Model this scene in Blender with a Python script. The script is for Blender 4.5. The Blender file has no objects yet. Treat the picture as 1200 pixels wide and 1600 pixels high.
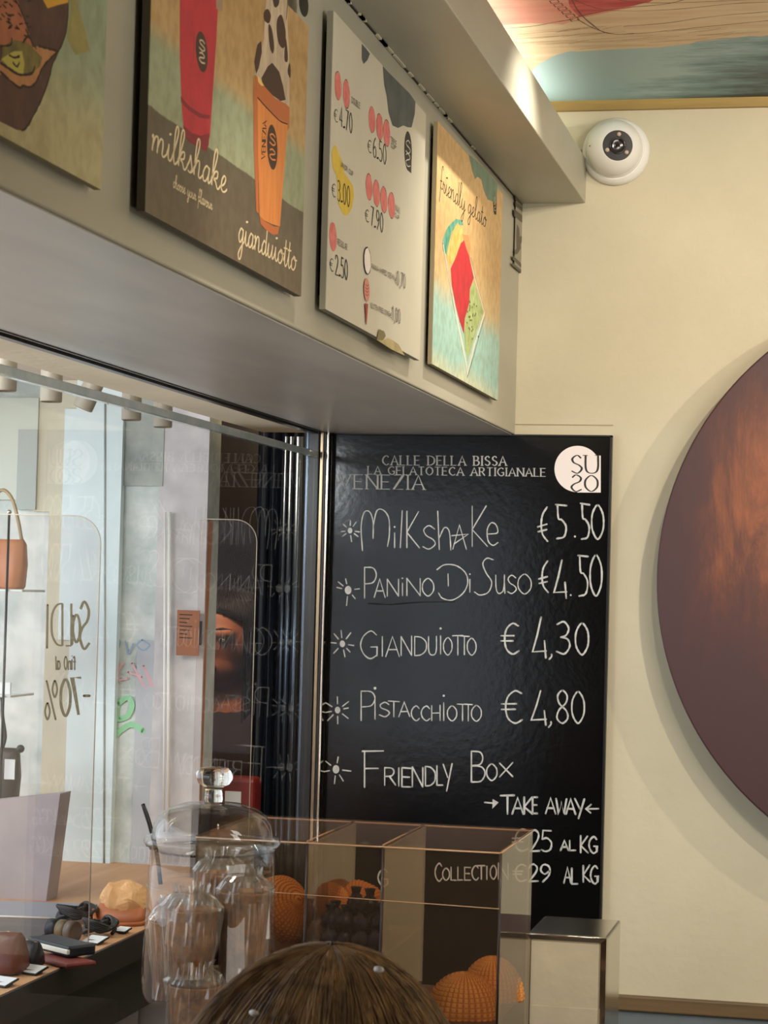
import bpy, math, random
import numpy as np
from mathutils import Vector, Matrix, noise
from mathutils.geometry import tessellate_polygon
random.seed(7); rng = np.random.default_rng(7)
SC = bpy.context.scene
COL = SC.collection
R = math.radians

# ------------------------------------------------------------------ camera
F = 3400.0                      # focal length in pixels of the 1200x1600 frame
VPX, VPY, ROLL = 1345.0, 940.0, 0.026
_d = Vector(((VPX-600)/F, -(VPY-800)/F, 1.0)).normalized()          # world +Y seen in camera axes
_u = Vector((ROLL, 1.0, 0.0)); _u.z = -(_u.x*_d.x+_u.y*_d.y)/_d.z; _u.normalize()
_x = _u.cross(_d)
CAM = Vector((0.0, -4.1, 1.55))
cd = bpy.data.cameras.new('camera'); cam = bpy.data.objects.new('camera', cd); COL.objects.link(cam)
rot = Matrix(((_x.x, _x.y, -_x.z), (_d.x, _d.y, -_d.z), (_u.x, _u.y, -_u.z)))   # rows = world axes in (right, up, back)
cam.matrix_world = Matrix.Translation(CAM) @ rot.to_4x4()
cd.sensor_fit = 'VERTICAL'; cd.sensor_height = 36.0; cd.lens = F/1600*36.0
cd.clip_start = 0.05; cd.clip_end = 60
cd.dof.use_dof = True; cd.dof.focus_distance = 3.5; cd.dof.aperture_fstop = cd.lens/2.6
SC.camera = cam

def ray(px, py):
    v = Vector(((px-600)/F, -(py-800)/F, 1.0)); return Vector((v.dot(_x), v.dot(_d), v.dot(_u)))
def at(px, py, axis, c):
    """the point of the plane axis = c that stands at pixel (px, py) of the photograph"""
    r = ray(px, py); i = 'XYZ'.index(axis); return CAM + r*((c-CAM[i])/r[i])

# ------------------------------------------------------------------ world, exposure, lights
def C(r, g, b, a=1.0):
    f = lambda c: (c/255/12.92 if c/255 <= .04045 else ((c/255+.055)/1.055)**2.4)
    return (f(r), f(g), f(b), a)
w = bpy.data.worlds.new('daylight'); SC.world = w; w.use_nodes = True
w.node_tree.nodes['Background'].inputs[0].default_value = C(220, 229, 242)
w.node_tree.nodes['Background'].inputs[1].default_value = 3.6
vs = SC.view_settings; vs.view_transform = 'Standard'; vs.look = 'None'; vs.gamma = 1.0; vs.exposure = -0.2; vs.use_curve_mapping = False

def light(name, kind, loc, target, power, color, size=0.1, size_y=None, spot=60, blend=.5):
    l = bpy.data.lights.new(name, kind); o = bpy.data.objects.new(name, l); COL.objects.link(o)
    o.location = loc; l.energy = power; l.color = color[:3]
    o.rotation_euler = (Vector(target)-Vector(loc)).to_track_quat('-Z', 'Y').to_euler()
    if kind == 'AREA':
        l.size = size
        if size_y: l.shape = 'RECTANGLE'; l.size_y = size_y
    else: l.shadow_soft_size = size
    if kind == 'SPOT': l.spot_size = R(spot); l.spot_blend = blend
    return o
WARM = (1.0, .88, .72)
light('ceiling_spot', 'SPOT', (.40, -1.60, 2.42), (.1, 0, 1.35), 56, WARM, .012, spot=90, blend=.6)
light('ceiling_spot', 'SPOT', (1.05, -1.05, 2.42), (.0, 0, 1.5), 44, WARM, .012, spot=110, blend=.6)
light('ceiling_spot', 'SPOT', (.10, -2.3, 2.42), (.05, 0, 1.2), 44, WARM, .014, spot=80, blend=.6)
light('ceiling_spot', 'SPOT', (-.31, -.78, 2.465), (-.62, -.78, 1.93), 20, (1, .93, .80), .008, spot=92, blend=.9)
light('ceiling_fill', 'AREA', (.9, -3.2, 2.45), (.3, -2.6, 0), 5, (1, .93, .82), 1.4, 2.0)  # added soft fill for the whole room, no fixture stands there
light('wafer_fill', 'SPOT', (-.35, -2.25, 2.42), (-.6, -1.45, 1.1), 24, WARM, .02, spot=50, blend=.6)  # added spot from above that brightens the wafers in the case
light('ceiling_bounce_fill', 'AREA', (.7, -2.3, 1.95), (.4, -1.2, 2.49), 16, (1, .95, .88), .6, .6)  # added fill that brightens the ceiling from below, no lamp there
cove = light('cove_strip', 'AREA', (-.62, -1.1, 2.395), (-.62, -1.1, 3), 3.4, (1, .95, .80), .03, 2.1)
light('underside_fill', 'AREA', (.55, -2.3, .93), (-.3, -1.9, 2), 4, (1, .95, .86), .9, .3)  # added unseen fill from below for the bulkhead and cornice undersides
cove.rotation_euler = (0, R(180-28), 0)      # upwards and towards the room, long side along the cornice

# ------------------------------------------------------------------ materials
MATS = {}
def mat(name, col, rough=.6, col2=None, scale=8.0, stretch=(1, 1, 1), bump=0.0, bscale=None, metal=0.0, spec=.5, ramp=(.35, .65), detail=4, coat=0.0):
    if name in MATS: return MATS[name]
    m = bpy.data.materials.new(name); m.use_nodes = True; nt = m.node_tree; N = nt.nodes; L = nt.links
    b = N['Principled BSDF']
    b.inputs['Roughness'].default_value = rough; b.inputs['Metallic'].default_value = metal
    b.inputs['Specular IOR Level'].default_value = spec; b.inputs['Coat Weight'].default_value = coat
    b.inputs['Base Color'].default_value = col
    geo = N.new('ShaderNodeNewGeometry'); mp = N.new('ShaderNodeMapping'); mp.inputs['Scale'].default_value = stretch
    L.new(geo.outputs['Position'], mp.inputs['Vector'])
    if col2:
        n = N.new('ShaderNodeTexNoise'); n.inputs['Scale'].default_value = scale; n.inputs['Detail'].default_value = detail; n.inputs['Roughness'].default_value = .6
        cr = N.new('ShaderNodeValToRGB'); cr.color_ramp.elements[0].position = ramp[0]; cr.color_ramp.elements[1].position = ramp[1]
        cr.color_ramp.elements[0].color = col; cr.color_ramp.elements[1].color = col2
        L.new(mp.outputs[0], n.inputs['Vector']); L.new(n.outputs['Fac'], cr.inputs[0]); L.new(cr.outputs[0], b.inputs['Base Color'])
    if bump:
        n2 = N.new('ShaderNodeTexNoise'); n2.inputs['Scale'].default_value = bscale or scale*6; n2.inputs['Detail'].default_value = 5
        bp = N.new('ShaderNodeBump'); bp.inputs['Strength'].default_value = bump; bp.inputs['Distance'].default_value = .004
        L.new(mp.outputs[0], n2.inputs['Vector']); L.new(n2.outputs['Fac'], bp.inputs['Height']); L.new(bp.outputs[0], b.inputs['Normal'])
    MATS[name] = m; return m
def paper(name, stops, rough=.55, namp=.03, scale=9.0):
    """printed watercolour paper: colour bands by height, mottled"""
    m = bpy.data.materials.new(name); m.use_nodes = True; nt = m.node_tree; N = nt.nodes; L = nt.links; b = N['Principled BSDF']
    geo = N.new('ShaderNodeNewGeometry'); sep = N.new('ShaderNodeSeparateXYZ'); L.new(geo.outputs['Position'], sep.inputs[0])
    n = N.new('ShaderNodeTexNoise'); n.inputs['Scale'].default_value = scale; n.inputs['Detail'].default_value = 6; n.inputs['Roughness'].default_value = .7
    L.new(geo.outputs['Position'], n.inputs['Vector'])
    ma = N.new('ShaderNodeMath'); ma.operation = 'MULTIPLY_ADD'; L.new(n.outputs['Fac'], ma.inputs[0]); ma.inputs[1].default_value = namp*2; L.new(sep.outputs['Z'], ma.inputs[2])
    z0, z1 = stops[0][0], stops[-1][0]
    mr = N.new('ShaderNodeMapRange'); mr.inputs['From Min'].default_value = z0+namp; mr.inputs['From Max'].default_value = z1+namp; L.new(ma.outputs[0], mr.inputs['Value'])
    cr = N.new('ShaderNodeValToRGB'); L.new(mr.outputs[0], cr.inputs[0])
    el = cr.color_ramp.elements
    for i, (z, c) in enumerate(stops):
        t = (z-z0)/(z1-z0)
        if i == 0: el[0].position = 0; el[0].color = c
        elif i == len(stops)-1: el[len(el)-1].position = 1; el[len(el)-1].color = c
        else: e = el.new(t); e.color = c
    n3 = N.new('ShaderNodeTexNoise'); n3.inputs['Scale'].default_value = 60; n3.inputs['Detail'].default_value = 8; L.new(geo.outputs['Position'], n3.inputs['Vector'])
    mx = N.new('ShaderNodeMix'); mx.data_type = 'RGBA'; mx.blend_type = 'MULTIPLY'; mx.inputs[0].default_value = .55
    cr2 = N.new('ShaderNodeValToRGB'); cr2.color_ramp.elements[0].position = .35; cr2.color_ramp.elements[0].color = (.66, .60, .52, 1); cr2.color_ramp.elements[1].position = .6
    L.new(n3.outputs['Fac'], cr2.inputs[0]); L.new(cr.outputs[0], mx.inputs[6]); L.new(cr2.outputs[0], mx.inputs[7])
    L.new(mx.outputs[2], b.inputs['Base Color']); b.inputs['Roughness'].default_value = rough
    MATS[name] = m; return m
def glass(name, tint=(1, 1, 1), ior=1.5, rough=0.0, boost=1.0, body=0.0, bodycol=(.8, .8, .8)):
    """thin pane: see-through, mirror reflection by Fresnel, optional milky body"""
    m = bpy.data.materials.new(name); m.use_nodes = True; nt = m.node_tree; N = nt.nodes; L = nt.links
    for n in list(N):
        if n.type != 'OUTPUT_MATERIAL': N.remove(n)
    out = [n for n in N if n.type == 'OUTPUT_MATERIAL'][0]
    tr = N.new('ShaderNodeBsdfTransparent'); tr.inputs[0].default_value = (*tint, 1)
    gl = N.new('ShaderNodeBsdfGlossy'); gl.inputs['Roughness'].default_value = rough
    fr = N.new('ShaderNodeFresnel'); fr.inputs[0].default_value = ior
    geo = N.new('ShaderNodeNewGeometry')
    # keep the outside IOR on back faces too, so both sides mirror alike
    mxi = N.new('ShaderNodeMix'); mxi.inputs[2].default_value = ior; mxi.inputs[3].default_value = 1/ior
    L.new(geo.outputs['Backfacing'], mxi.inputs[0]); L.new(mxi.outputs[0], fr.inputs[0])
    mu = N.new('ShaderNodeMath'); mu.operation = 'MULTIPLY'; mu.use_clamp = True; mu.inputs[1].default_value = boost; L.new(fr.outputs[0], mu.inputs[0])
    mx = N.new('ShaderNodeMixShader'); L.new(mu.outputs[0], mx.inputs[0]); L.new(gl.outputs[0], mx.inputs[2])
    if body:
        df = N.new('ShaderNodeBsdfDiffuse'); df.inputs[0].default_value = (*bodycol, 1)
        m2 = N.new('ShaderNodeMixShader'); m2.inputs[0].default_value = body; L.new(tr.outputs[0], m2.inputs[1]); L.new(df.outputs[0], m2.inputs[2]); L.new(m2.outputs[0], mx.inputs[1])
    else: L.new(tr.outputs[0], mx.inputs[1])
    L.new(mx.outputs[0], out.inputs[0]); MATS[name] = m; return m
def wood(name, c1, c2, axis=1, rough=.5, scale=30):
    s = [1, 1, 1]; s[axis] = .06
    return mat(name, c1, rough, c2, scale=scale, stretch=tuple(s), bump=.15, bscale=scale*3, detail=6)

M_wall = mat('cream plaster', C(208, 200, 174), .8, C(198, 190, 164), scale=2.5, bump=.25, bscale=45)
M_soffit = mat('grey beige lacquer', C(178, 174, 156), .42, C(164, 160, 142), scale=5, stretch=(1, .3, 1), bump=.12, bscale=14)
M_under = mat('grey beige underside', C(204, 200, 188), .36, C(168, 166, 158), scale=3.5, stretch=(1, .25, 1), bump=.25, bscale=9)  # lighter than the bulkhead lacquer, light from below put into the colour
M_board = mat('black laminate', C(9, 9, 10), .14, spec=.38, bump=.05, bscale=70)
M_boardedge = mat('black edge', C(10, 10, 10), .4)
M_chalk = mat('white chalk pen', C(200, 200, 196), .75, C(168, 168, 166), scale=60)
M_print = mat('print grey', C(172, 170, 164), .7)
M_logo = mat('logo white', C(232, 222, 218), .6)
M_black = mat('black ink', C(20, 18, 18), .6)
M_chrome = mat('brushed chrome', C(215, 210, 200), .16, metal=1)
M_bronze = mat('satin bronze metal', C(150, 132, 108), .28, metal=1)
M_dark = mat('dark metal', C(22, 22, 24), .35)
M_steel = mat('blued steel', C(88, 100, 116), .3, metal=.8)
M_white = mat('white plastic', C(232, 230, 224), .35)
M_strip = wood('oak strip', C(176, 148, 84), C(140, 112, 60), 0, scale=22)
M_strip2 = wood('dark oak strip', C(120, 98, 66), C(88, 70, 48), 0, scale=22)
M_dado = mat('blue grey panel', C(112, 122, 124), .5, C(98, 108, 112), scale=6)
M_floor = mat('floor stone', C(110, 104, 96), .5, C(90, 84, 78), scale=3)
M_pane = glass('window glass', (.97, .98, .975), 1.5, boost=.5)
M_edge = mat('polished glass edge', C(236, 246, 246), .12, C(200, 222, 226), scale=14, spec=1.0, coat=1.0)  # near-white colour carries the bright highlight along the glass edge
M_acry = glass('acrylic leaf', (.94, .92, .91), 1.35, boost=.35)
M_smoke = glass('smoked acrylic', (.84, .76, .68), 1.49, rough=.01, boost=1.0, body=.05, bodycol=(.36, .26, .18))
M_smoketop = glass('smoked acrylic top', (.84, .75, .67), 1.49, rough=.03, boost=.55, body=.10, bodycol=(.36, .24, .16))
M_smokeedge = mat('acrylic edge', C(190, 150, 110), .25, coat=1.0)
M_jar = glass('jar glass', (.985, .98, .97), 1.45, rough=.0, boost=1.1)
M_film = glass('clear film', (.96, .94, .90), 1.45, rough=.10, boost=2.4, body=.10, bodycol=(.9, .82, .72))

# ------------------------------------------------------------------ mesh builder
class MB:
    def __init__(s): s.v = []; s.f = []; s.m = []; s.mats = []; s.smooth = []
    def mi(s, m):
        if m not in s.mats: s.mats.append(m)
        return s.mats.index(m)
    def add(s, vs, fs, m, smooth=False):
        o = len(s.v); s.v += [tuple(p) for p in vs]; k = s.mi(m)
        for f in fs: s.f.append(tuple(i+o for i in f)); s.m.append(k); s.smooth.append(smooth)
    def box(s, a, b, m):
        x0, x1 = sorted((a[0], b[0])); y0, y1 = sorted((a[1], b[1])); z0, z1 = sorted((a[2], b[2]))
        v = [(x, y, z) for x in (x0, x1) for y in (y0, y1) for z in (z0, z1)]
        s.add(v, [(0, 1, 3, 2), (4, 6, 7, 5), (0, 4, 5, 1), (2, 3, 7, 6), (0, 2, 6, 4), (1, 5, 7, 3)], m)
    def rbox(s, a, b, m, r=.003, M=None):
        """box with chamfered edges"""
        x0, x1 = sorted((a[0], b[0])); y0, y1 = sorted((a[1], b[1])); z0, z1 = sorted((a[2], b[2]))
        import bmesh
        bm = bmesh.new(); bmesh.ops.create_cube(bm, size=1)
        for v in bm.verts: v.co = Vector((x0 if v.co.x < 0 else x1, y0 if v.co.y < 0 else y1, z0 if v.co.z < 0 else z1))
        bmesh.ops.bevel(bm, geom=bm.edges[:], offset=r, segments=2, affect='EDGES', profile=.5)
        bm.verts.index_update()
        vv = [(M @ v.co if M else v.co) for v in bm.verts]
        s.add(vv, [[v.index for v in f.verts] for f in bm.faces], m); bm.free()
    def lathe(s, prof, c, m, n=32, M=None, smooth=True, disp=None):
        vs = []
        for i, (r, z) in enumerate(prof):
            for k in range(n):
                a = 2*math.pi*k/n; rr = r+(disp(i, a) if disp else 0)
                p = Vector((rr*math.cos(a), rr*math.sin(a), z))
                if M: p = M @ p
                vs.append((p.x+c[0], p.y+c[1], p.z+c[2]))
        fs = [(i*n+k, i*n+(k+1) % n, (i+1)*n+(k+1) % n, (i+1)*n+k) for i in range(len(prof)-1) for k in range(n)]
        s.add(vs, fs, m, smooth)
    def tube(s, pts, r, m, n=8, smooth=True, closed=False):
        pts = [Vector(p) for p in pts]; vs = []; up = Vector((0.13, .27, .95)).normalized(); L = len(pts)
        rs = r if hasattr(r, '__len__') else [r]*L
        for i, p in enumerate(pts):
            t = (pts[min(i+1, L-1)]-pts[max(i-1, 0)]).normalized()
            a = t.cross(up)
            if a.length < .05: a = t.cross(Vector((1, 0, 0)))
            a.normalize(); b = t.cross(a)
            for k in range(n):
                q = 2*math.pi*k/n; vs.append(p+(a*math.cos(q)+b*math.sin(q))*rs[i])
        fs = [(i*n+k, i*n+(k+1) % n, (i+1)*n+(k+1) % n, (i+1)*n+k) for i in range(L-1) for k in range(n)]
        fs += [tuple(range(n))[::-1], tuple((L-1)*n+k for k in range(n))]
        s.add(vs, fs, m, smooth)
    def ball(s, c, r, m, nu=12, nv=8, M=None):
        rr = r if hasattr(r, '__len__') else (r, r, r); vs = []
        for j in range(nv+1):
            t = math.pi*j/nv
            for i in range(nu):
                a = 2*math.pi*i/nu; p = Vector((rr[0]*math.sin(t)*math.cos(a), rr[1]*math.sin(t)*math.sin(a), rr[2]*math.cos(t)))
                if M: p = M @ p
                vs.append(Vector(c)+p)
        s.add(vs, [(j*nu+i, (j+1)*nu+i, (j+1)*nu+(i+1) % nu, j*nu+(i+1) % nu) for j in range(nv) for i in range(nu)], m, True)
    def prism(s, pts, off, m):
        """outline (3D points) extruded by the vector off"""
        n = len(pts); pts = [Vector(p) for p in pts]; tri = tessellate_polygon([pts])
        vs = pts+[p+Vector(off) for p in pts]
        fs = [tuple(t) for t in tri]+[tuple(i+n for i in t[::-1]) for t in tri]+[(i, (i+1) % n, (i+1) % n+n, i+n) for i in range(n)]
        s.add(vs, fs, m)
    def build(s, name, parent=None, label=None, cat=None, group=None, kind=None):
        me = bpy.data.meshes.new(name); me.from_pydata(s.v, [], s.f)
        for m in s.mats: me.materials.append(m)
        me.polygons.foreach_set('material_index', s.m); me.polygons.foreach_set('use_smooth', s.smooth); me.update()
        o = bpy.data.objects.new(name, me); COL.objects.link(o)
        if parent:
            o.parent = parent
            w = parent.location.copy(); q = parent.parent
            if parent.type == 'EMPTY' or True: o.matrix_parent_inverse = Matrix.Translation(-w) if parent.type == 'EMPTY' else Matrix.Identity(4)
        tag(o, label, cat, group, kind); return o
def tag(o, label=None, cat=None, group=None, kind=None):
    for k, v in (('label', label), ('category', cat), ('group', group), ('kind', kind)):
        if v: o[k] = v
    return o
def thing(name, loc, label, cat, group=None):
    o = bpy.data.objects.new(name, None); COL.objects.link(o); o.location = loc; o.empty_display_size = .05
    return tag(o, label, cat, group)
def struct(name, parts, m):
    b = MB()
    for a, c in parts: b.box(a, c, m)
    return b.build(name, kind='structure')
def spline(P, n=6, closed=False):
    if len(P) < 3: return list(P)
    P = [np.array(p, float) for p in P]; out = []
    L = len(P); rngi = range(L if closed else L-1)
    for i in rngi:
        p0 = P[(i-1) % L] if closed or i > 0 else 2*P[0]-P[1]; p1 = P[i]; p2 = P[(i+1) % L]
        p3 = P[(i+2) % L] if closed or i+2 < L else 2*P[-1]-P[-2]
        for k in range(n):
            t = k/n; out.append(.5*((2*p1)+(-p0+p2)*t+(2*p0-5*p1+4*p2-p3)*t*t+(-p0+3*p1-3*p2+p3)*t**3))
    if not closed: out.append(P[-1])
    return [tuple(p) for p in out]

# ------------------------------------------------------------------ drawing flat print on a plane of the place
class Ink:
    def __init__(s, axis, c, side): s.axis = axis; s.c = c; s.side = side; s.b = MB(); s.k = 0
    def P(s, p):
        q = at(p[0], p[1], s.axis, s.c); q['XYZ'.index(s.axis)] += s.side*(.00012+s.k*.000006); return q
    def poly(s, pts, m, smooth=False):
        s.k += 1
        if smooth: pts = spline(pts, 5, True)
        v = [s.P(p) for p in pts]; s.b.add(v, tessellate_polygon([v]), m)
    def ellipse(s, cx, cy, rx, ry, m, rot=0, n=22, wob=0.0, slope=0.0):
        pts = []
        for k in range(n):
            a = 2*math.pi*k/n; q = 1+wob*random.uniform(-1, 1); x = rx*math.cos(a)*q; y = ry*math.sin(a)*q
            pts.append((cx+x*math.cos(rot)-y*math.sin(rot), cy+x*math.sin(rot)+y*math.cos(rot)+slope*x))
        s.poly(pts, m)
    def line(s, pts, wd, m, nib=None, smooth=False, rough=0.0):
        """pts in pixels; wd in metres on the plane; nib=(thick, thin) makes strokes that run upright thick"""
        s.k += 1
        if smooth: pts = spline(pts, 6)
        q = [s.P(p) for p in pts]
        if len(q) < 2: return
        i0 = 'XYZ'.index(s.axis); vs = []; n = Vector((0, 0, 0)); n[i0] = 1
        for i, p in enumerate(q):
            a = q[max(i-1, 0)]; b_ = q[min(i+1, len(q)-1)]; t = (b_-a)
            if t.length < 1e-7: t = Vector((0, 0, 1))
            t.normalize(); o = n.cross(t); ww = wd
            if nib: ww = nib[1]+(nib[0]-nib[1])*abs(t.z)**1.5
            if 0 < i < len(q)-1:
                c1 = (p-q[i-1]).normalized().dot(t); ww = ww/max(c1, .6)
            ww *= 1+rough*random.uniform(-1, 1)
            vs += [p+o*ww/2, p-o*ww/2]
        s.b.add(vs, [(2*i, 2*i+1, 2*i+3, 2*i+2) for i in range(len(q)-1)], m)
        if not nib:
            for e in (q[0], q[-1]):
                o1 = n.cross(Vector((0, 0, 1))) if s.axis != 'Z' else Vector((1, 0, 0)); o2 = n.cross(o1)
                s.b.add([e]+[e+(o1*math.cos(k*math.pi/3)+o2*math.sin(k*math.pi/3))*wd/2 for k in range(6)], [(0, k+1, (k+1) % 6+1) for k in range(6)], m)
    def glyph(s, ch, p0, p1, up0, up1, wd, m, font, nib=None, shear=0, serif=0, rough=0):
        """one letter in the box with baseline p0-p1 (pixels) and up vectors at both ends"""
        g = font.get(ch)
        if not g: return
        W = g[0]
        def mp(x, y):
            x = (x+shear*y)/W; 
            return (p0[0]+(p1[0]-p0[0])*x+(up0[0]+(up1[0]-up0[0])*x)*y, p0[1]+(p1[1]-p0[1])*x+(up0[1]+(up1[1]-up0[1])*x)*y)
        for st in g[1]:
            pts = st[1:]
            if st[0] == 'S': pts = spline(pts, 6)
            if st[0] == 'O': pts = spline(pts, 6, True); pts.append(pts[0])
            if st[0] == 'D':
                r = st[2] if len(st) > 2 else .05
                c = mp(*st[1]); h = abs(up0[1])*r; s.k += 1
                s.poly([(c[0]+h*math.cos(a*math.pi/4), c[1]-h+h*math.sin(a*math.pi/4)) for a in range(8)], m); continue
            s.line([mp(*p) for p in pts], wd, m, nib=nib, rough=rough)
            if serif and st[0] == 'L':
                for a, b_ in ((pts[0], pts[1]), (pts[-1], pts[-2])):
                    if abs(a[0]-b_[0]) < .45*abs(a[1]-b_[1])+.001 and (a[1] < .05 or a[1] > .95) :
                        s.line([mp(a[0]-serif, a[1]), mp(a[0]+serif, a[1])], (nib[1] if nib else wd), m)
    def text(s, txt, p0, p1, up0, wd, m, font, up1=None, gap=.2, **k):
        up1 = up1 or up0
        ws = [(font[c][0] if c in font else .4) for c in txt]; tot = sum(ws)+gap*(len(txt)-1); x = 0
        L = lambda a, b_, t: (a[0]+(b_[0]-a[0])*t, a[1]+(b_[1]-a[1])*t)
        for c, wdt in zip(txt, ws):
            a, b_ = x/tot, (x+wdt)/tot
            s.glyph(c, L(p0, p1, a), L(p0, p1, b_), L(up0, up1, a), L(up0, up1, b_), wd, m, font, **k)
            x += wdt+gap
    def build(s, name, parent, label=None): return s.b.build(name, parent, label)

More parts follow.
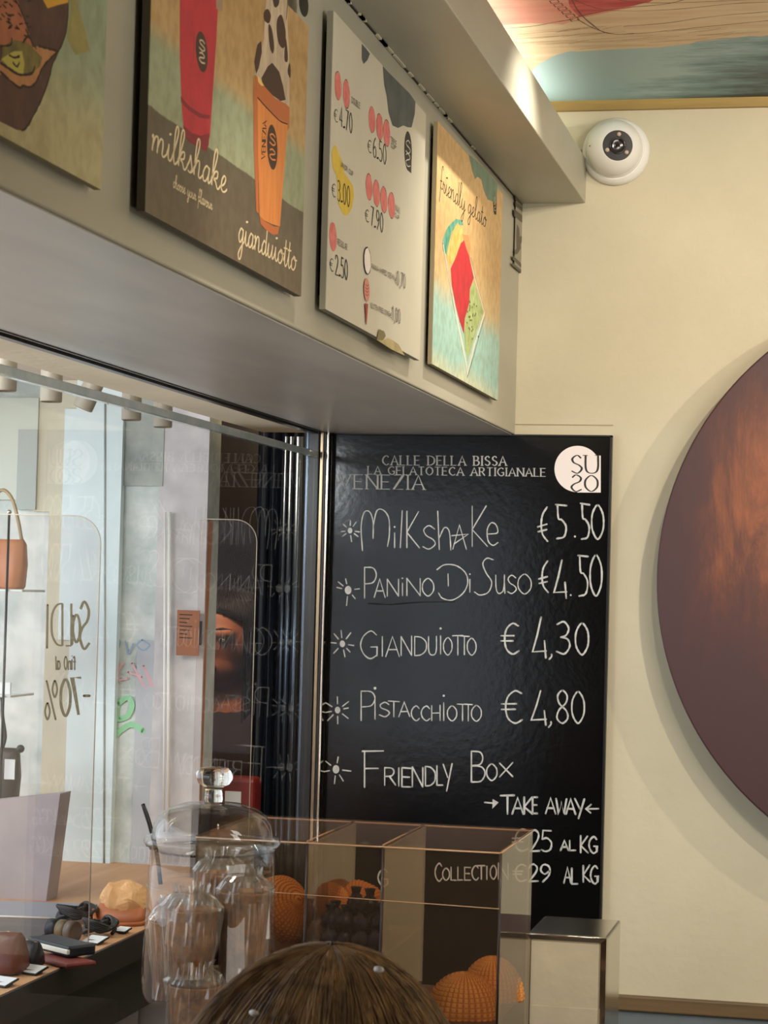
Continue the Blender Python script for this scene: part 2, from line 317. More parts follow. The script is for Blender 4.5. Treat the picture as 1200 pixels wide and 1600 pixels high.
OV = lambda w, y0=0, y1=1: ('O', (w/2, y1), (w*.1, y1-.22*(y1-y0)), (0, (y0+y1)/2), (w*.1, y0+.22*(y1-y0)), (w/2, y0), (w*.9, y0+.22*(y1-y0)), (w, (y0+y1)/2), (w*.9, y1-.22*(y1-y0)))
CAP = {
 'A': (.8, [('L', (0, 0), (.4, 1), (.8, 0)), ('L', (.13, .35), (.67, .35))]),
 'B': (.6, [('L', (0, 0), (0, 1)), ('S', (0, 1), (.38, .96), (.5, .77), (.38, .57), (0, .53)), ('S', (0, .53), (.45, .48), (.6, .27), (.42, .03), (0, 0))]),
 'C': (.7, [('S', (.7, .83), (.45, 1), (.13, .82), (0, .5), (.13, .18), (.45, 0), (.72, .15))]),
 'D': (.75, [('L', (0, 0), (0, 1)), ('S', (0, 1), (.38, .96), (.68, .76), (.75, .5), (.68, .24), (.38, .04), (0, 0))]),
 'E': (.58, [('L', (0, 0), (0, 1)), ('L', (0, 1), (.58, 1)), ('L', (0, 0), (.58, 0)), ('L', (0, .52), (.5, .52))]),
 'F': (.58, [('L', (0, 0), (0, 1)), ('L', (-.08, 1), (.62, 1)), ('L', (0, .52), (.45, .52))]),
 'G': (.75, [('S', (.7, .85), (.45, 1), (.13, .82), (0, .5), (.13, .18), (.42, 0), (.72, .12)), ('L', (.45, .42), (.73, .42), (.72, .1))]),
 'H': (.7, [('L', (0, 0), (0, 1)), ('L', (.7, 0), (.7, 1)), ('L', (0, .5), (.7, .5))]),
 'I': (.12, [('L', (.06, 0), (.06, 1))]),
 'K': (.65, [('L', (0, 0), (0, 1)), ('L', (.6, 1), (0, .42), (.65, 0))]),
 'L': (.55, [('L', (0, 0), (0, 1)), ('L', (0, 0), (.55, 0))]),
 'M': (.9, [('L', (0, 0), (.08, 1)), ('L', (.08, 1), (.45, .15), (.82, 1)), ('L', (.82, 1), (.9, 0))]),
 'N': (.75, [('L', (0, 0), (0, 1)), ('L', (0, 1), (.75, 0)), ('L', (.75, 0), (.75, 1))]),
 'O': (.8, [OV(.8)]),
 'P': (.58, [('L', (0, 0), (0, 1)), ('S', (0, 1), (.42, .96), (.58, .74), (.42, .5), (0, .46))]),
 'R': (.65, [('L', (0, 0), (0, 1)), ('S', (0, 1), (.42, .96), (.55, .75), (.4, .53), (0, .5)), ('L', (.28, .5), (.65, 0))]),
 'S': (.55, [('S', (.52, .84), (.3, 1), (.05, .82), (.12, .6), (.42, .44), (.55, .24), (.32, 0), (0, .13))]),
 'T': (.7, [('L', (.35, 0), (.35, 1)), ('L', (0, 1), (.7, 1))]),
 'U': (.68, [('S', (0, 1), (0, .35), (.1, .08), (.34, 0), (.58, .08), (.68, .35), (.68, 1))]),
 'V': (.75, [('L', (0, 1), (.37, 0), (.75, 1))]),
 'W': (1.0, [('L', (0, 1), (.25, 0), (.5, .8), (.75, 0), (1, 1))]),
 'X': (.65, [('L', (0, 0), (.65, 1)), ('L', (0, 1), (.65, 0))]),
 'Y': (.65, [('L', (0, 1), (.33, .45)), ('L', (.65, 1), (.25, -.1))]),
 'Z': (.65, [('L', (0, 1), (.65, 1), (0, 0), (.65, 0))]),
 '0': (.5, [OV(.5)]), '1': (.3, [('L', (0, .8), (.18, 1), (.18, 0))]),
 '2': (.55, [('S', (.02, .78), (.12, .96), (.32, 1), (.5, .82), (.42, .52), (0, 0)), ('L', (0, 0), (.56, .02))]),
 '3': (.5, [('S', (.02, .92), (.28, 1), (.46, .8), (.36, .58), (.16, .52)), ('S', (.16, .52), (.42, .46), (.5, .24), (.3, .01), (0, .08))]),
 '4': (.55, [('L', (.38, 0), (.38, 1), (0, .3), (.55, .3))]),
 '5': (.5, [('L', (.48, 1), (.08, 1), (.04, .58)), ('S', (.04, .58), (.28, .64), (.5, .42), (.44, .1), (.2, 0), (0, .07))]),
 '6': (.5, [('S', (.42, 1), (.15, .75), (0, .35), (.1, .04), (.3, 0), (.48, .16), (.46, .42), (.28, .54), (.04, .36))]),
 '7': (.52, [('L', (0, 1), (.52, 1), (.15, 0))]),
 '8': (.5, [('O', (.25, 1), (.05, .85), (.12, .6), (.42, .38), (.48, .15), (.25, 0), (.02, .15), (.1, .4), (.4, .62), (.45, .85))]),
 '9': (.5, [('S', (.46, .64), (.22, .46), (.02, .66), (.1, .94), (.3, 1), (.48, .82), (.44, .4), (.12, 0))]),
 '.': (.12, [('D', (.06, 0), .06)]), ',': (.14, [('S', (.1, .07), (.1, -.05), (.0, -.2))]), '-': (.4, [('L', (.0, .42), (.4, .42))]),
 '%': (.8, [('O', (.17, 1), (.02, .78), (.17, .58), (.32, .78)), ('O', (.63, .42), (.48, .2), (.63, 0), (.78, .2)), ('L', (.68, 1), (.12, 0))]),
 '€': (.7, [('S', (.68, .92), (.45, 1), (.2, .82), (.12, .5), (.2, .16), (.45, 0), (.7, .1)), ('L', (-.02, .6), (.5, .6)), ('L', (-.02, .43), (.46, .43))]),
 'i': (.12, [('L', (.06, 0), (.06, .75)), ('D', (.06, 1), .05)]), 'l': (.14, [('L', (.1, 1), (.02, 0))]),
 's': (.5, [('S', (.48, .86), (.25, 1), (.04, .82), (.14, .58), (.42, .4), (.5, .2), (.25, 0), (0, .1))]),
 'h': (.5, [('L', (0, 1), (.06, 0)), ('S', (.06, .3), (.25, .56), (.42, .5), (.48, .25), (.5, -.02))]),
 'm': (.9, [('L', (0, -.05), (.02, .6), (0, .85)), ('S', (.02, .6), (.12, .95), (.28, .97), (.42, .7), (.46, .1)), ('S', (.45, .5), (.55, .9), (.72, 1), (.88, .8), (.86, .4), (.9, .1))]),
 'e': (.5, [('S', (.05, .5), (.48, .56), (.42, .9), (.2, 1), (.02, .7), (.06, .2), (.28, 0), (.5, .12))]),
 'u': (.5, [('S', (0, 1), (.02, .3), (.15, 0), (.38, .1), (.45, .4), (.48, 1)), ('L', (.48, .6), (.5, 0))]),
 'o': (.55, [OV(.55)]),
 'f': (.4, [('S', (.4, .9), (.25, 1), (.14, .85), (.14, .5), (.14, 0)), ('L', (0, .6), (.36, .6))]),
 'n': (.45, [('L', (0, .65), (0, 0)), ('S', (0, .4), (.15, .62), (.36, .62), (.44, .4), (.45, 0))]),
 'q': (.55, [OV(.5, 0, .65)]),
 'a': (.5, [OV(.44, 0, .65), ('L', (.46, .65), (.47, 0))]),
 'D2': (1.0, [('S', (0, .86), (.25, 1), (.62, .98), (.92, .78), (1, .5), (.85, .2), (.5, 0), (.18, .05), (.05, .2)), ('L', (.36, .74), (.37, .4))]),
 'E2': (.8, [('S', (.8, 1), (.42, .78), (.3, .5), (.42, .2), (.85, 0)), ('L', (0, .42), (.78, .5)), ('L', (.04, .28), (.76, .34))]),
 '4b': (.8, [('L', (.5, 1), (.28, .55), (0, .1), (.8, .12)), ('L', (.7, .38), (.78, -.06))]),
 '5b': (.5, [('L', (.5, .97), (.05, 1)), ('S', (.12, 1), (.16, .6), (.3, .55), (.48, .35), (.4, .06), (.1, 0))]),
 'S2': (.7, [('S', (.68, .96), (.45, 1), (.3, .85), (.42, .6), (.62, .35), (.5, .08), (.2, 0), (0, .08))]),
 'M2': (.9, [('S', (.04, 0), (0, .6), (.1, .95), (.28, .95), (.38, .7), (.38, .3)), ('S', (.38, .6), (.5, .98), (.7, 1), (.88, .8), (.9, .4), (.84, .1))]),
 '*': (.7, [('L', (.05, 0), (.32, .95), (.6, 0)), ('L', (0, .52), (.68, .6), (.1, .2), )]),
}
SCR = {  # connected script, x-height .42
 'm': (.8, [('S', (0, .35), (.06, .42), (.08, .3), (.05, 0)), ('S', (.06, .15), (.18, .4), (.3, .42), (.32, .25), (.3, 0)), ('S', (.31, .15), (.43, .4), (.55, .42), (.58, .25), (.56, .06), (.64, 0), (.8, .12))]),
 'n': (.55, [('S', (0, .35), (.06, .42), (.08, .3), (.05, 0)), ('S', (.06, .15), (.18, .4), (.3, .42), (.33, .25), (.31, .06), (.39, 0), (.55, .12))]),
 'i': (.3, [('S', (0, .12), (.08, .3), (.1, .42)), ('S', (.1, .42), (.08, .15), (.12, .02), (.2, 0), (.3, .12)), ('D', (.14, .66), .035)]),
 'l': (.32, [('S', (0, .12), (.12, .4), (.25, .8), (.24, .98), (.16, .98), (.1, .75), (.08, .2), (.13, .01), (.2, 0), (.32, .12))]),
 'k': (.5, [('S', (0, .12), (.12, .4), (.25, .8), (.24, .98), (.16, .98), (.1, .75), (.06, .3), (.05, 0)), ('S', (.06, .18), (.2, .4), (.32, .42), (.3, .26), (.14, .2), (.24, .14), (.33, 0), (.4, 0), (.5, .12))]),
 's': (.34, [('S', (0, .12), (.1, .28), (.16, .46)), ('S', (.16, .46), (.2, .3), (.26, .12), (.18, 0), (.05, .03)), ('S', (.18, 0), (.26, .04), (.34, .12))]),
 'h': (.5, [('S', (0, .12), (.12, .4), (.25, .8), (.24, .98), (.16, .98), (.1, .75), (.06, .3), (.05, 0)), ('S', (.06, .18), (.18, .4), (.29, .42), (.3, .25), (.28, .06), (.36, 0), (.5, .12))]),
 'a': (.46, [('S', (.32, .38), (.18, .42), (.04, .22), (.06, .02), (.18, .02), (.3, .2), (.34, .42)), ('S', (.34, .42), (.3, .12), (.34, 0), (.46, .12))]),
 'o': (.42, [('S', (.2, .42), (.04, .25), (.06, .03), (.2, 0), (.32, .18), (.28, .38), (.18, .42), (.24, .32), (.42, .34))]),
 'e': (.36, [('S', (0, .1), (.18, .2), (.26, .36), (.18, .43), (.08, .3), (.06, .1), (.14, 0), (.26, .03), (.36, .12))]),
 'g': (.46, [('S', (.32, .38), (.18, .42), (.04, .22), (.08, .03), (.18, .03), (.3, .2), (.34, .42)), ('S', (.34, .42), (.3, -.1), (.22, -.42), (.1, -.5), (.04, -.36), (.18, -.16), (.46, .1))]),
 'd': (.46, [('S', (.3, .36), (.18, .42), (.04, .22), (.06, .02), (.18, .02), (.3, .25), (.38, .95)), ('S', (.38, .95), (.31, .2), (.34, 0), (.46, .12))]),
 'u': (.5, [('S', (0, .14), (.07, .42)), ('S', (.07, .42), (.04, .15), (.08, .01), (.2, .03), (.32, .25), (.35, .42)), ('S', (.35, .42), (.32, .12), (.38, 0), (.5, .12))]),
 't': (.3, [('S', (0, .12), (.1, .4), (.15, .8)), ('S', (.15, .8), (.09, .2), (.13, 0), (.2, 0), (.3, .12)), ('L', (.0, .52), (.26, .55))]),
 'f': (.36, [('S', (.34, .86), (.3, 1), (.2, .95), (.14, .6), (.08, 0), (0, -.5)), ('L', (0, .36), (.26, .4)), ('S', (.12, .12), (.24, .08), (.36, .14))]),
 'r': (.32, [('S', (0, .12), (.06, .44)), ('S', (.06, .44), (.1, .34), (.2, .36)), ('S', (.2, .36), (.14, .1), (.2, 0), (.32, .12))]),
 'y': (.48, [('S', (0, .14), (.07, .42)), ('S', (.07, .42), (.04, .15), (.1, .01), (.2, .03), (.32, .25), (.36, .42)), ('S', (.36, .42), (.3, -.1), (.2, -.42), (.1, -.5), (.04, -.36), (.2, -.16), (.48, .1))]),
 'c': (.36, [('S', (.28, .36), (.16, .42), (.04, .22), (.06, .03), (.16, 0), (.36, .12))]),
 'v': (.4, [('S', (0, .34), (.06, .42), (.1, .02), (.2, .1), (.28, .42), (.4, .34))]),
}

# ------------------------------------------------------------------ room shell
XG, XS, XC = -1.03, -.65, -.525          # glass plane, soffit face, cornice edge
ZS, ZC, ZT, ZCE = 1.851, 2.294, 2.378, 2.488
ZSH = 1.0255                                # display shelf height
struct('wall_back', [((XG, 0, 0), (2.7, .12, ZCE+.1))], M_wall)
struct('wall_right', [((2.6, -6, 0), (2.7, 0, ZCE))], M_wall)
struct('wall_front', [((XG-.1, -6.1, 0), (2.7, -6, ZCE))], M_wall)
struct('wall_left', [((XG-.12, -6, 0), (XG, -3.3, ZCE)), ((XG-.12, -3.3, ZS), (XG, 0, ZCE+.1)), ((XG-.12, -3.3, 0), (XG, 0, .80))], M_wall)
struct('floor', [((-3.2, -6.1, -.1), (2.7, 1.6, 0))], M_floor)
# ceiling with its painted panel
ceil = struct('ceiling', [((XG, -6, ZCE), (2.6, 0, ZCE+.1))], mat('ceiling cream panel', C(226, 208, 170), .55, C(210, 184, 140), scale=14, stretch=(.25, 1, 1), detail=6))
b = MB(); b.box((XG+.0, -.012, 2.4696), (2.6, 0, ZCE), M_strip); b.build('trim_1', kind='structure')
b = MB(); b.rbox((-.460, -.016, .778), (2.6, 0, .806), M_strip2, .003); b.build('trim_2', kind='structure')
b = MB(); b.box((-.460, -.008, 0), (2.6, 0, .778), M_dado); b.build('wall_panel', kind='structure')
# soffit and cornice
b = MB(); b.rbox((XG, -3.3, ZS), (XS, 0, ZC+.01), M_soffit, .002)
sof = b.build('bulkhead', kind='structure')
b = MB(); b.box((XG+.004, -3.29, ZS-.0015), (XS-.004, -.002, ZS+.001), M_under); b.build('bulkhead_underside', sof)
b = MB(); b.rbox((XG, -3.3, ZC), (XC, 0, ZT), M_soffit, .002); b.build('cornice', kind='structure')
b = MB(); b.box((XS-.001, -3.29, ZC-.0022), (XS+.0022, -.001, ZC), M_black)
for k in range(40):                      # cracked joint between the cornice and the bulkhead
    y = random.uniform(-2.6, -.5); l = random.uniform(.01, .06); b.box((XS+.001, y, ZC-.003), (XS+.005, y+l, ZC-.0005), M_wall)
b.build('joint', sof)
b = MB(); b.box((XG-.006, -3.29, ZS-.006), (XG+.006, 0, ZS), M_dark); b.box((XG+.012, -3.29, ZS-.003), (XG+.016, -.01, ZS), M_dark); b.build('trim_3', kind='structure')
# hairline in plaster beside the bulkhead and small stain spots
b = MB(); b.box((XS, -.0016, 1.8700), (-.463, 0, 1.8715), mat('plaster crack', C(168, 152, 118), .9)); b.build('plaster_line', kind='structure')

# ceiling painting: flat brush shapes on the ceiling
ink = Ink('Z', ZCE, -1)
cream = mat('paint cream', C(246, 226, 190), .6, C(230, 198, 160), scale=22, stretch=(.2, 1.5, 1), detail=7)
pink = mat('paint pink', C(232, 140, 128), .6, C(238, 176, 150), scale=16, stretch=(.3, 1, 1))
red = mat('paint red', C(196, 52, 66), .6, C(226, 110, 104), scale=24, stretch=(.25, 2, 1))
blue = mat('paint blue', C(134, 168, 172), .6, C(92, 120, 130), scale=9, stretch=(.4, 1.2, 1), detail=8)
blued = mat('paint deep blue', C(60, 72, 82), .6, C(92, 112, 120), scale=12, stretch=(.4, 1.2, 1), detail=8)
bluel = mat('paint light blue', C(170, 204, 208), .6, C(140, 178, 186), scale=12, stretch=(.4, 1.2, 1), detail=8)
line_ = mat('paint brown line', C(120, 76, 52), .6)
ink.poly([(640, 60), (800, -60), (1400, -60), (1400, 120), (1200, 70), (1000, 95), (850, 98), (760, 90)], cream)
ink.poly([(660, 40), (700, -60), (1120, -60), (1010, 2), (985, 12), (900, 30), (880, 38), (830, 36), (700, 46)], pink)
ink.poly([(880, -40), (1200, -60), (1060, -20), (1015, 3), (965, 14), (905, 26), (890, 10)], red)
brush = bpy.data.materials.new('paint brush blue'); brush.use_nodes = True; N_ = brush.node_tree.nodes; K_ = brush.node_tree.links
g_ = N_.new('ShaderNodeNewGeometry'); sx_ = N_.new('ShaderNodeSeparateXYZ'); K_.new(g_.outputs['Position'], sx_.inputs[0])
mpp = N_.new('ShaderNodeMapping'); mpp.inputs['Scale'].default_value = (5, 16, 1); K_.new(g_.outputs['Position'], mpp.inputs[0])
nn = N_.new('ShaderNodeTexNoise'); nn.inputs['Scale'].default_value = 1.3; nn.inputs['Detail'].default_value = 9; nn.inputs['Roughness'].default_value = .65; K_.new(mpp.outputs[0], nn.inputs['Vector'])
m1 = N_.new('ShaderNodeMath'); m1.operation = 'MULTIPLY_ADD'; K_.new(sx_.outputs['X'], m1.inputs[0]); m1.inputs[1].default_value = 2.6; m1.inputs[2].default_value = 1.25
m2 = N_.new('ShaderNodeMath'); m2.operation = 'MULTIPLY_ADD'; K_.new(sx_.outputs['Y'], m2.inputs[0]); m2.inputs[1].default_value = 1.1; K_.new(m1.outputs[0], m2.inputs[2])
m3 = N_.new('ShaderNodeMath'); m3.operation = 'MULTIPLY_ADD'; K_.new(nn.outputs['Fac'], m3.inputs[0]); m3.inputs[1].default_value = 1.5; K_.new(m2.outputs[0], m3.inputs[2])
m4 = N_.new('ShaderNodeMath'); m4.operation = 'SUBTRACT'; K_.new(m3.outputs[0], m4.inputs[0]); m4.inputs[1].default_value = .75
cr_ = N_.new('ShaderNodeValToRGB'); K_.new(m4.outputs[0], cr_.inputs[0]); e0, e1 = cr_.color_ramp.elements; e0.position = .05; e0.color = C(176, 208, 214); e1.position = 1.0; e1.color = C(52, 60, 68)
e2 = cr_.color_ramp.elements.new(.38); e2.color = C(128, 164, 172); e2 = cr_.color_ramp.elements.new(.68); e2.color = C(84, 106, 116)
K_.new(cr_.outputs[0], N_['Principled BSDF'].inputs['Base Color']); N_['Principled BSDF'].inputs['Roughness'].default_value = .6
ink.poly([(780, 200), (820, 128), (828, 114), (840, 101), (858, 91), (872, 85), (884, 82), (890, 80), (905, 80.5), (930, 79), (960, 77), (1000, 75), (1030, 74), (1056, 71), (1076, 69), (1088, 65), (1110, 63), (1130, 60), (1150, 59), (1170, 56), (1190, 57), (1215, 52), (1500, 20), (1500, 200)], brush)
for L_ in ([(885, -20), (902, 15), (925, 38), (950, 52), (1000, 52), (1080, 44), (1200, 32)], [(875, -10), (930, 12), (980, 17), (1060, 14), (1140, 6), (1200, 3)], [(902, 30), (930, 45), (960, 53), (990, 52)],
           [(975, 41), (1040, 36), (1110, 26), (1200, 18)], [(900, 27), (960, 14), (1040, 6), (1080, -4)], [(780, 45), (830, 41), (870, 34), (895, 30)], [(940, -6), (990, 3), (1060, 4), (1200, -2)]):
    ink.line(L_, .0025, line_, smooth=True, rough=.3)
for k in range(8):                       # row of little loops
    x, y = 846+k*6.3, -10+k*5.6
    ink.line([(x, y), (x+12, y-2), (x+15, y+2), (x+3, y+4), (x, y)], .002, line_)
for k in range(30):
    x = random.uniform(790, 1100); y = random.uniform(45, 78); l = random.uniform(30, 110)
    ink.line([(x, y), (x+l/2, y-2-random.random()*3), (x+l, y-6)], .0012, mat('paint fine line', C(178, 138, 104), .7), smooth=True)
ink.build('ceiling_painting', ceil)

# glass wall beside the display
gl = thing('window_1', (XG, -1.6, .9), None, None); gl['kind'] = 'structure'
b = MB(); b.box((XG-.004, -3.25, .80), (XG+.004, -.03, 1.7985), M_pane); b.build('pane', gl)
b = MB(); b.rbox((XG-.0062, -3.25, 1.7985), (XG+.0062, -.045, 1.8115), M_edge, .0018); b.build('polished_edge', gl)
for (x0, x1, y0, y1, m) in ((XG-.014, XG+.008, -.05, -.001, M_dark), (XG+.008, XG+.016, -.046, -.012, M_bronze), (XG+.016, XG+.021, -.046, -.016, M_dark), (XG+.021, XG+.0265, -.046, -.014, M_chrome), (XG-.024, XG-.014, -.03, -.006, M_steel)):
    b = MB(); b.rbox((x0, y0, .80), (x1, y1, ZS), m, .002); b.build('mullion', gl)

# ------------------------------------------------------------------ blackboard
YB = -.016
bt = thing('blackboard', (-.75, 0, .62), 'tall black menu board with white handwritten prices, fixed to the cream wall', 'menu board')
b = MB(); b.rbox((XG+.027, YB, .62), (-.4665, -.001, 1.8475), M_board, .0012)
b.build('panel', bt)
b = MB(); b.box((-.4665, YB-.002, .62), (-.4625, -.001, 1.850), M_boardedge); b.box((XG+.027, YB-.002, 1.8475), (-.4625, -.001, 1.8505), M_boardedge); b.build('frame', bt)
def Z5(x, y): return (490+x/2.449, 670+y/2.449)
def Z6(x, y): return (490+x/2.449, 1030+y/2.449)
ink = Ink('Y', YB, -1)
ser = dict(nib=(.0030, .0013), serif=.15, gap=.30)
ink.text('CALLE DELLA BISSA', (598, 726.5), (791, 727.5), (0, -14.5), .002, M_print, CAP, **ser)
ink.text('LA GELATOTECA ARTIGIANALE', (575, 741), (852.5, 744.5), (0, -12.5), .002, M_print, CAP, nib=(.0026, .0012), serif=.14, gap=.26)
ink.text('VENEZIA', (531, 763.5), (663, 765), (0, -22), .002, M_print, CAP, nib=(.0034, .0014), serif=.12, gap=.26)
ink.build('printed_heading', bt)
# round emblem: pale disc with squared right side, letters knocked out in black
ink = Ink('Y', YB, -1)
cx, cy, r = 902.5, 732.8, 36.2
ink.poly([(cx+r*math.cos(a), cy-r*math.sin(a)) for a in np.linspace(0, 2*math.pi, 48, endpoint=False)], M_logo)
ink.poly([(cx, cy), (cx+r, cy), (cx+r, cy+r+.6), (cx, cy+r+.6)], M_logo)
ink.poly([(cx+25, 712), (938.7, 712), (938.7, cy+2), (cx+25, cy+2)], M_logo)
lw = dict(nib=(.0042, .0016), serif=.14)
ink.glyph('S', (893, 739.5), (909, 739.5), (0, -28), (0, -28), .003, M_black, CAP, **lw)
ink.glyph('U', (915, 739.5), (934.5, 739.5), (0, -28), (0, -28), .003, M_black, CAP, nib=(.004, .0015))
ink.line([(911, 711.5), (918, 711.5)], .0013, M_black); ink.line([(930, 711.5), (938, 711.5)], .0013, M_black)
ink.glyph('S', (909, 768), (893, 768), (0, -26), (0, -26), .003, M_black, CAP, **lw)
ink.glyph('O', (914, 768), (934, 768), (0, -25), (0, -25), .003, M_black, CAP, nib=(.004, .0014))
ink.build('round_emblem', bt)
# hand lettering
ink = Ink('Y', YB, -1)
def hand(Z, rows, wd=.0027):
    for ch, x0, x1, yt, yb in rows:
        a, c, t = Z(x0, yb), Z(x1, yb), Z(x0, yt)
        j = random.uniform(-.8, .8)
        ink.glyph(ch, a, (c[0], c[1]+j*.5), (0, t[1]-a[1]), (0, t[1]-a[1]+j), wd, M_chalk, CAP, rough=.22)
hand(Z5, [('M2', 182, 290, 312, 466), ('i', 305, 315, 378, 455), ('l', 330, 343, 315, 455), ('K', 357, 405, 315, 455), ('s', 418, 465, 370, 460), ('h', 475, 525, 315, 462), ('*', 528, 594, 362, 460), ('K', 607, 665, 296, 450), ('e', 663, 705, 360, 446)], .0022); ink.build('written_line', bt); ink = Ink('Y', YB, -1)
hand(Z5, [('E2', 858, 893, 300, 430), ('5b', 922, 968, 290, 420), ('.', 996, 1004, 345, 416), ('5b', 1018, 1056, 285, 422), ('0', 1064, 1110, 290, 422)], .0034); ink.build('written_line', bt); ink = Ink('Y', YB, -1)
hand(Z5, [('P', 195, 240, 530, 648), ('A', 232, 274, 575, 645), ('N', 282, 325, 575, 640), ('i', 335, 345, 575, 638), ('N', 357, 408, 572, 638), ('O', 416, 460, 572, 640), ('D2', 472, 590, 520, 655), ('i', 593, 603, 560, 625), ('S2', 616, 690, 495, 636), ('u', 697, 732, 560, 630), ('s', 742, 775, 560, 630), ('o', 782, 833, 555, 632)], .0022); ink.build('written_line', bt); ink = Ink('Y', YB, -1)
hand(Z5, [('E2', 862, 895, 505, 625), ('4b', 920, 968, 503, 640), ('.', 980, 988, 580, 640), ('5b', 1008, 1050, 485, 640), ('0', 1058, 1103, 483, 640)], .0033); ink.build('written_line', bt); ink = Ink('Y', YB, -1)
hand(Z5, [('G', 180, 245, 775, 880), ('I', 258, 268, 795, 870), ('A', 276, 328, 795, 872), ('N', 335, 375, 795, 868), ('D', 387, 432, 795, 868), ('U', 440, 470, 795, 866), ('i', 482, 490, 770, 862), ('O', 497, 530, 800, 866), ('T', 532, 572, 792, 866), ('T', 558, 596, 792, 864), ('O', 588, 622, 800, 866)], .0022); ink.build('written_line', bt); ink = Ink('Y', YB, -1)
hand(Z5, [('€', 720, 785, 745, 862), ('4b', 838, 890, 722, 868), (',', 902, 914, 800, 868), ('3', 930, 980, 738, 862), ('0', 1002, 1052, 745, 865)], .0034); ink.build('written_line', bt); ink = Ink('Y', YB, -1)
hand(Z6, [('P', 182, 235, 122, 235), ('i', 230, 240, 118, 230), ('S', 252, 290, 165, 220), ('T', 286, 328, 160, 220), ('A', 326, 368, 165, 220), ('C', 374, 404, 178, 235), ('C', 412, 444, 178, 235), ('H', 452, 484, 178, 235), ('i', 494, 502, 145, 235), ('O', 512, 548, 178, 236), ('T', 550, 590, 172, 236), ('T', 576, 608, 172, 236), ('O', 604, 642, 178, 238)], .0023); ink.build('written_line', bt); ink = Ink('Y', YB, -1)
hand(Z6, [('€', 722, 798, 122, 245), ('4b', 833, 890, 122, 245), (',', 900, 912, 170, 245), ('8', 930, 974, 120, 245), ('0', 988, 1036, 124, 245)], .0032); ink.build('written_line', bt); ink = Ink('Y', YB, -1)
hand(Z6, [('F', 195, 262, 352, 490), ('R', 272, 314, 415, 482), ('I', 322, 330, 415, 485), ('E', 338, 372, 415, 488), ('N', 378, 418, 412, 488), ('D', 428, 466, 410, 485), ('L', 472, 494, 408, 482), ('Y', 496, 530, 402, 495), ('B', 604, 656, 352, 470), ('O', 662, 702, 400, 464), ('X', 712, 762, 398, 450)], .0027); ink.build('written_line', bt); ink = Ink('Y', YB, -1)
hand(Z6, [('T', 716, 768, 522, 592), ('A', 760, 802, 530, 592), ('K', 806, 838, 528, 592), ('E', 838, 856, 528, 590), ('A', 888, 926, 530, 590), ('W', 928, 968, 534, 592), ('A', 966, 1002, 534, 592), ('Y', 1000, 1036, 534, 602)], .0036); ink.build('written_line', bt); ink = Ink('Y', YB, -1)
hand(Z6, [('A', 945, 975, 695, 732), ('L', 980, 1002, 695, 732), ('K', 1022, 1050, 676, 740), ('G', 1054, 1085, 678, 742), ('€', 762, 818, 652, 735), ('2', 830, 864, 655, 735), ('5', 872, 910, 655, 735)], .0033); ink.build('written_line', bt); ink = Ink('Y', YB, -1)
hand(Z6, [('A', 958, 985, 795, 856), ('L', 988, 1010, 800, 860), ('K', 1032, 1058, 790, 852), ('G', 1060, 1088, 792, 860), ('€', 765, 812, 785, 850), ('2', 824, 858, 785, 850), ('9', 868, 905, 785, 852), ('G', 247, 285, 802, 868)], .0033); ink.build('written_line', bt); ink = Ink('Y', YB, -1)
hand(Z6, [('C', 465, 490, 782, 850), ('O', 494, 520, 800, 846), ('L', 526, 546, 796, 845), ('L', 552, 570, 796, 845), ('E', 578, 600, 796, 845), ('C', 606, 630, 790, 845), ('T', 628, 656, 790, 842), ('I', 660, 666, 792, 842), ('O', 676, 700, 790, 842), ('N', 708, 744, 780, 842)], .0027); ink.build('written_line', bt); ink = Ink('Y', YB, -1)
ink.line([Z6(655, 548), Z6(700, 552)], .003, M_chalk); ink.poly([Z6(685, 535), Z6(708, 548), Z6(684, 572)], M_chalk)
ink.line([Z6(1048, 573), Z6(1090, 572)], .003, M_chalk); ink.line([Z6(1062, 556), Z6(1042, 573), Z6(1060, 588)], .003, M_chalk)
ink.build('drawn_arrows', bt)
ink = Ink('Y', YB, -1)
for (x, y, rr, q) in ((547, 829, 3.6, .9), (544, 922, 5.2, 1.15), (535, 1006, 4.2, 1.1), (527.5, 1109.5, 4.2, 1.1), (525, 1202, 5.2, 1.15)):
    ink.ellipse(x, y, rr, rr*1.25, M_chalk)
    for k in range(8):
        a = k*math.pi/4+random.uniform(-.25, .25)
        if k % 4 == 3 and rr > 4.5: continue
        r0, r1 = 9*q, (17+random.uniform(-2, 4))*q
        ink.line([(x+r0*math.cos(a), y+r0*math.sin(a)), (x+r1*math.cos(a), y+r1*math.sin(a))], .0024, M_chalk, rough=.2)
    ink.build('drawn_sun', bt); ink = Ink('Y', YB, -1)
ink = Ink('Y', YB, -1)
ink.line([Z5(210, 668), Z5(300, 672), Z5(400, 664), Z5(540, 662)], .0022, mat('scratch', C(4, 4, 5), .9), smooth=True, rough=.6)
ink.build('scratch', bt)

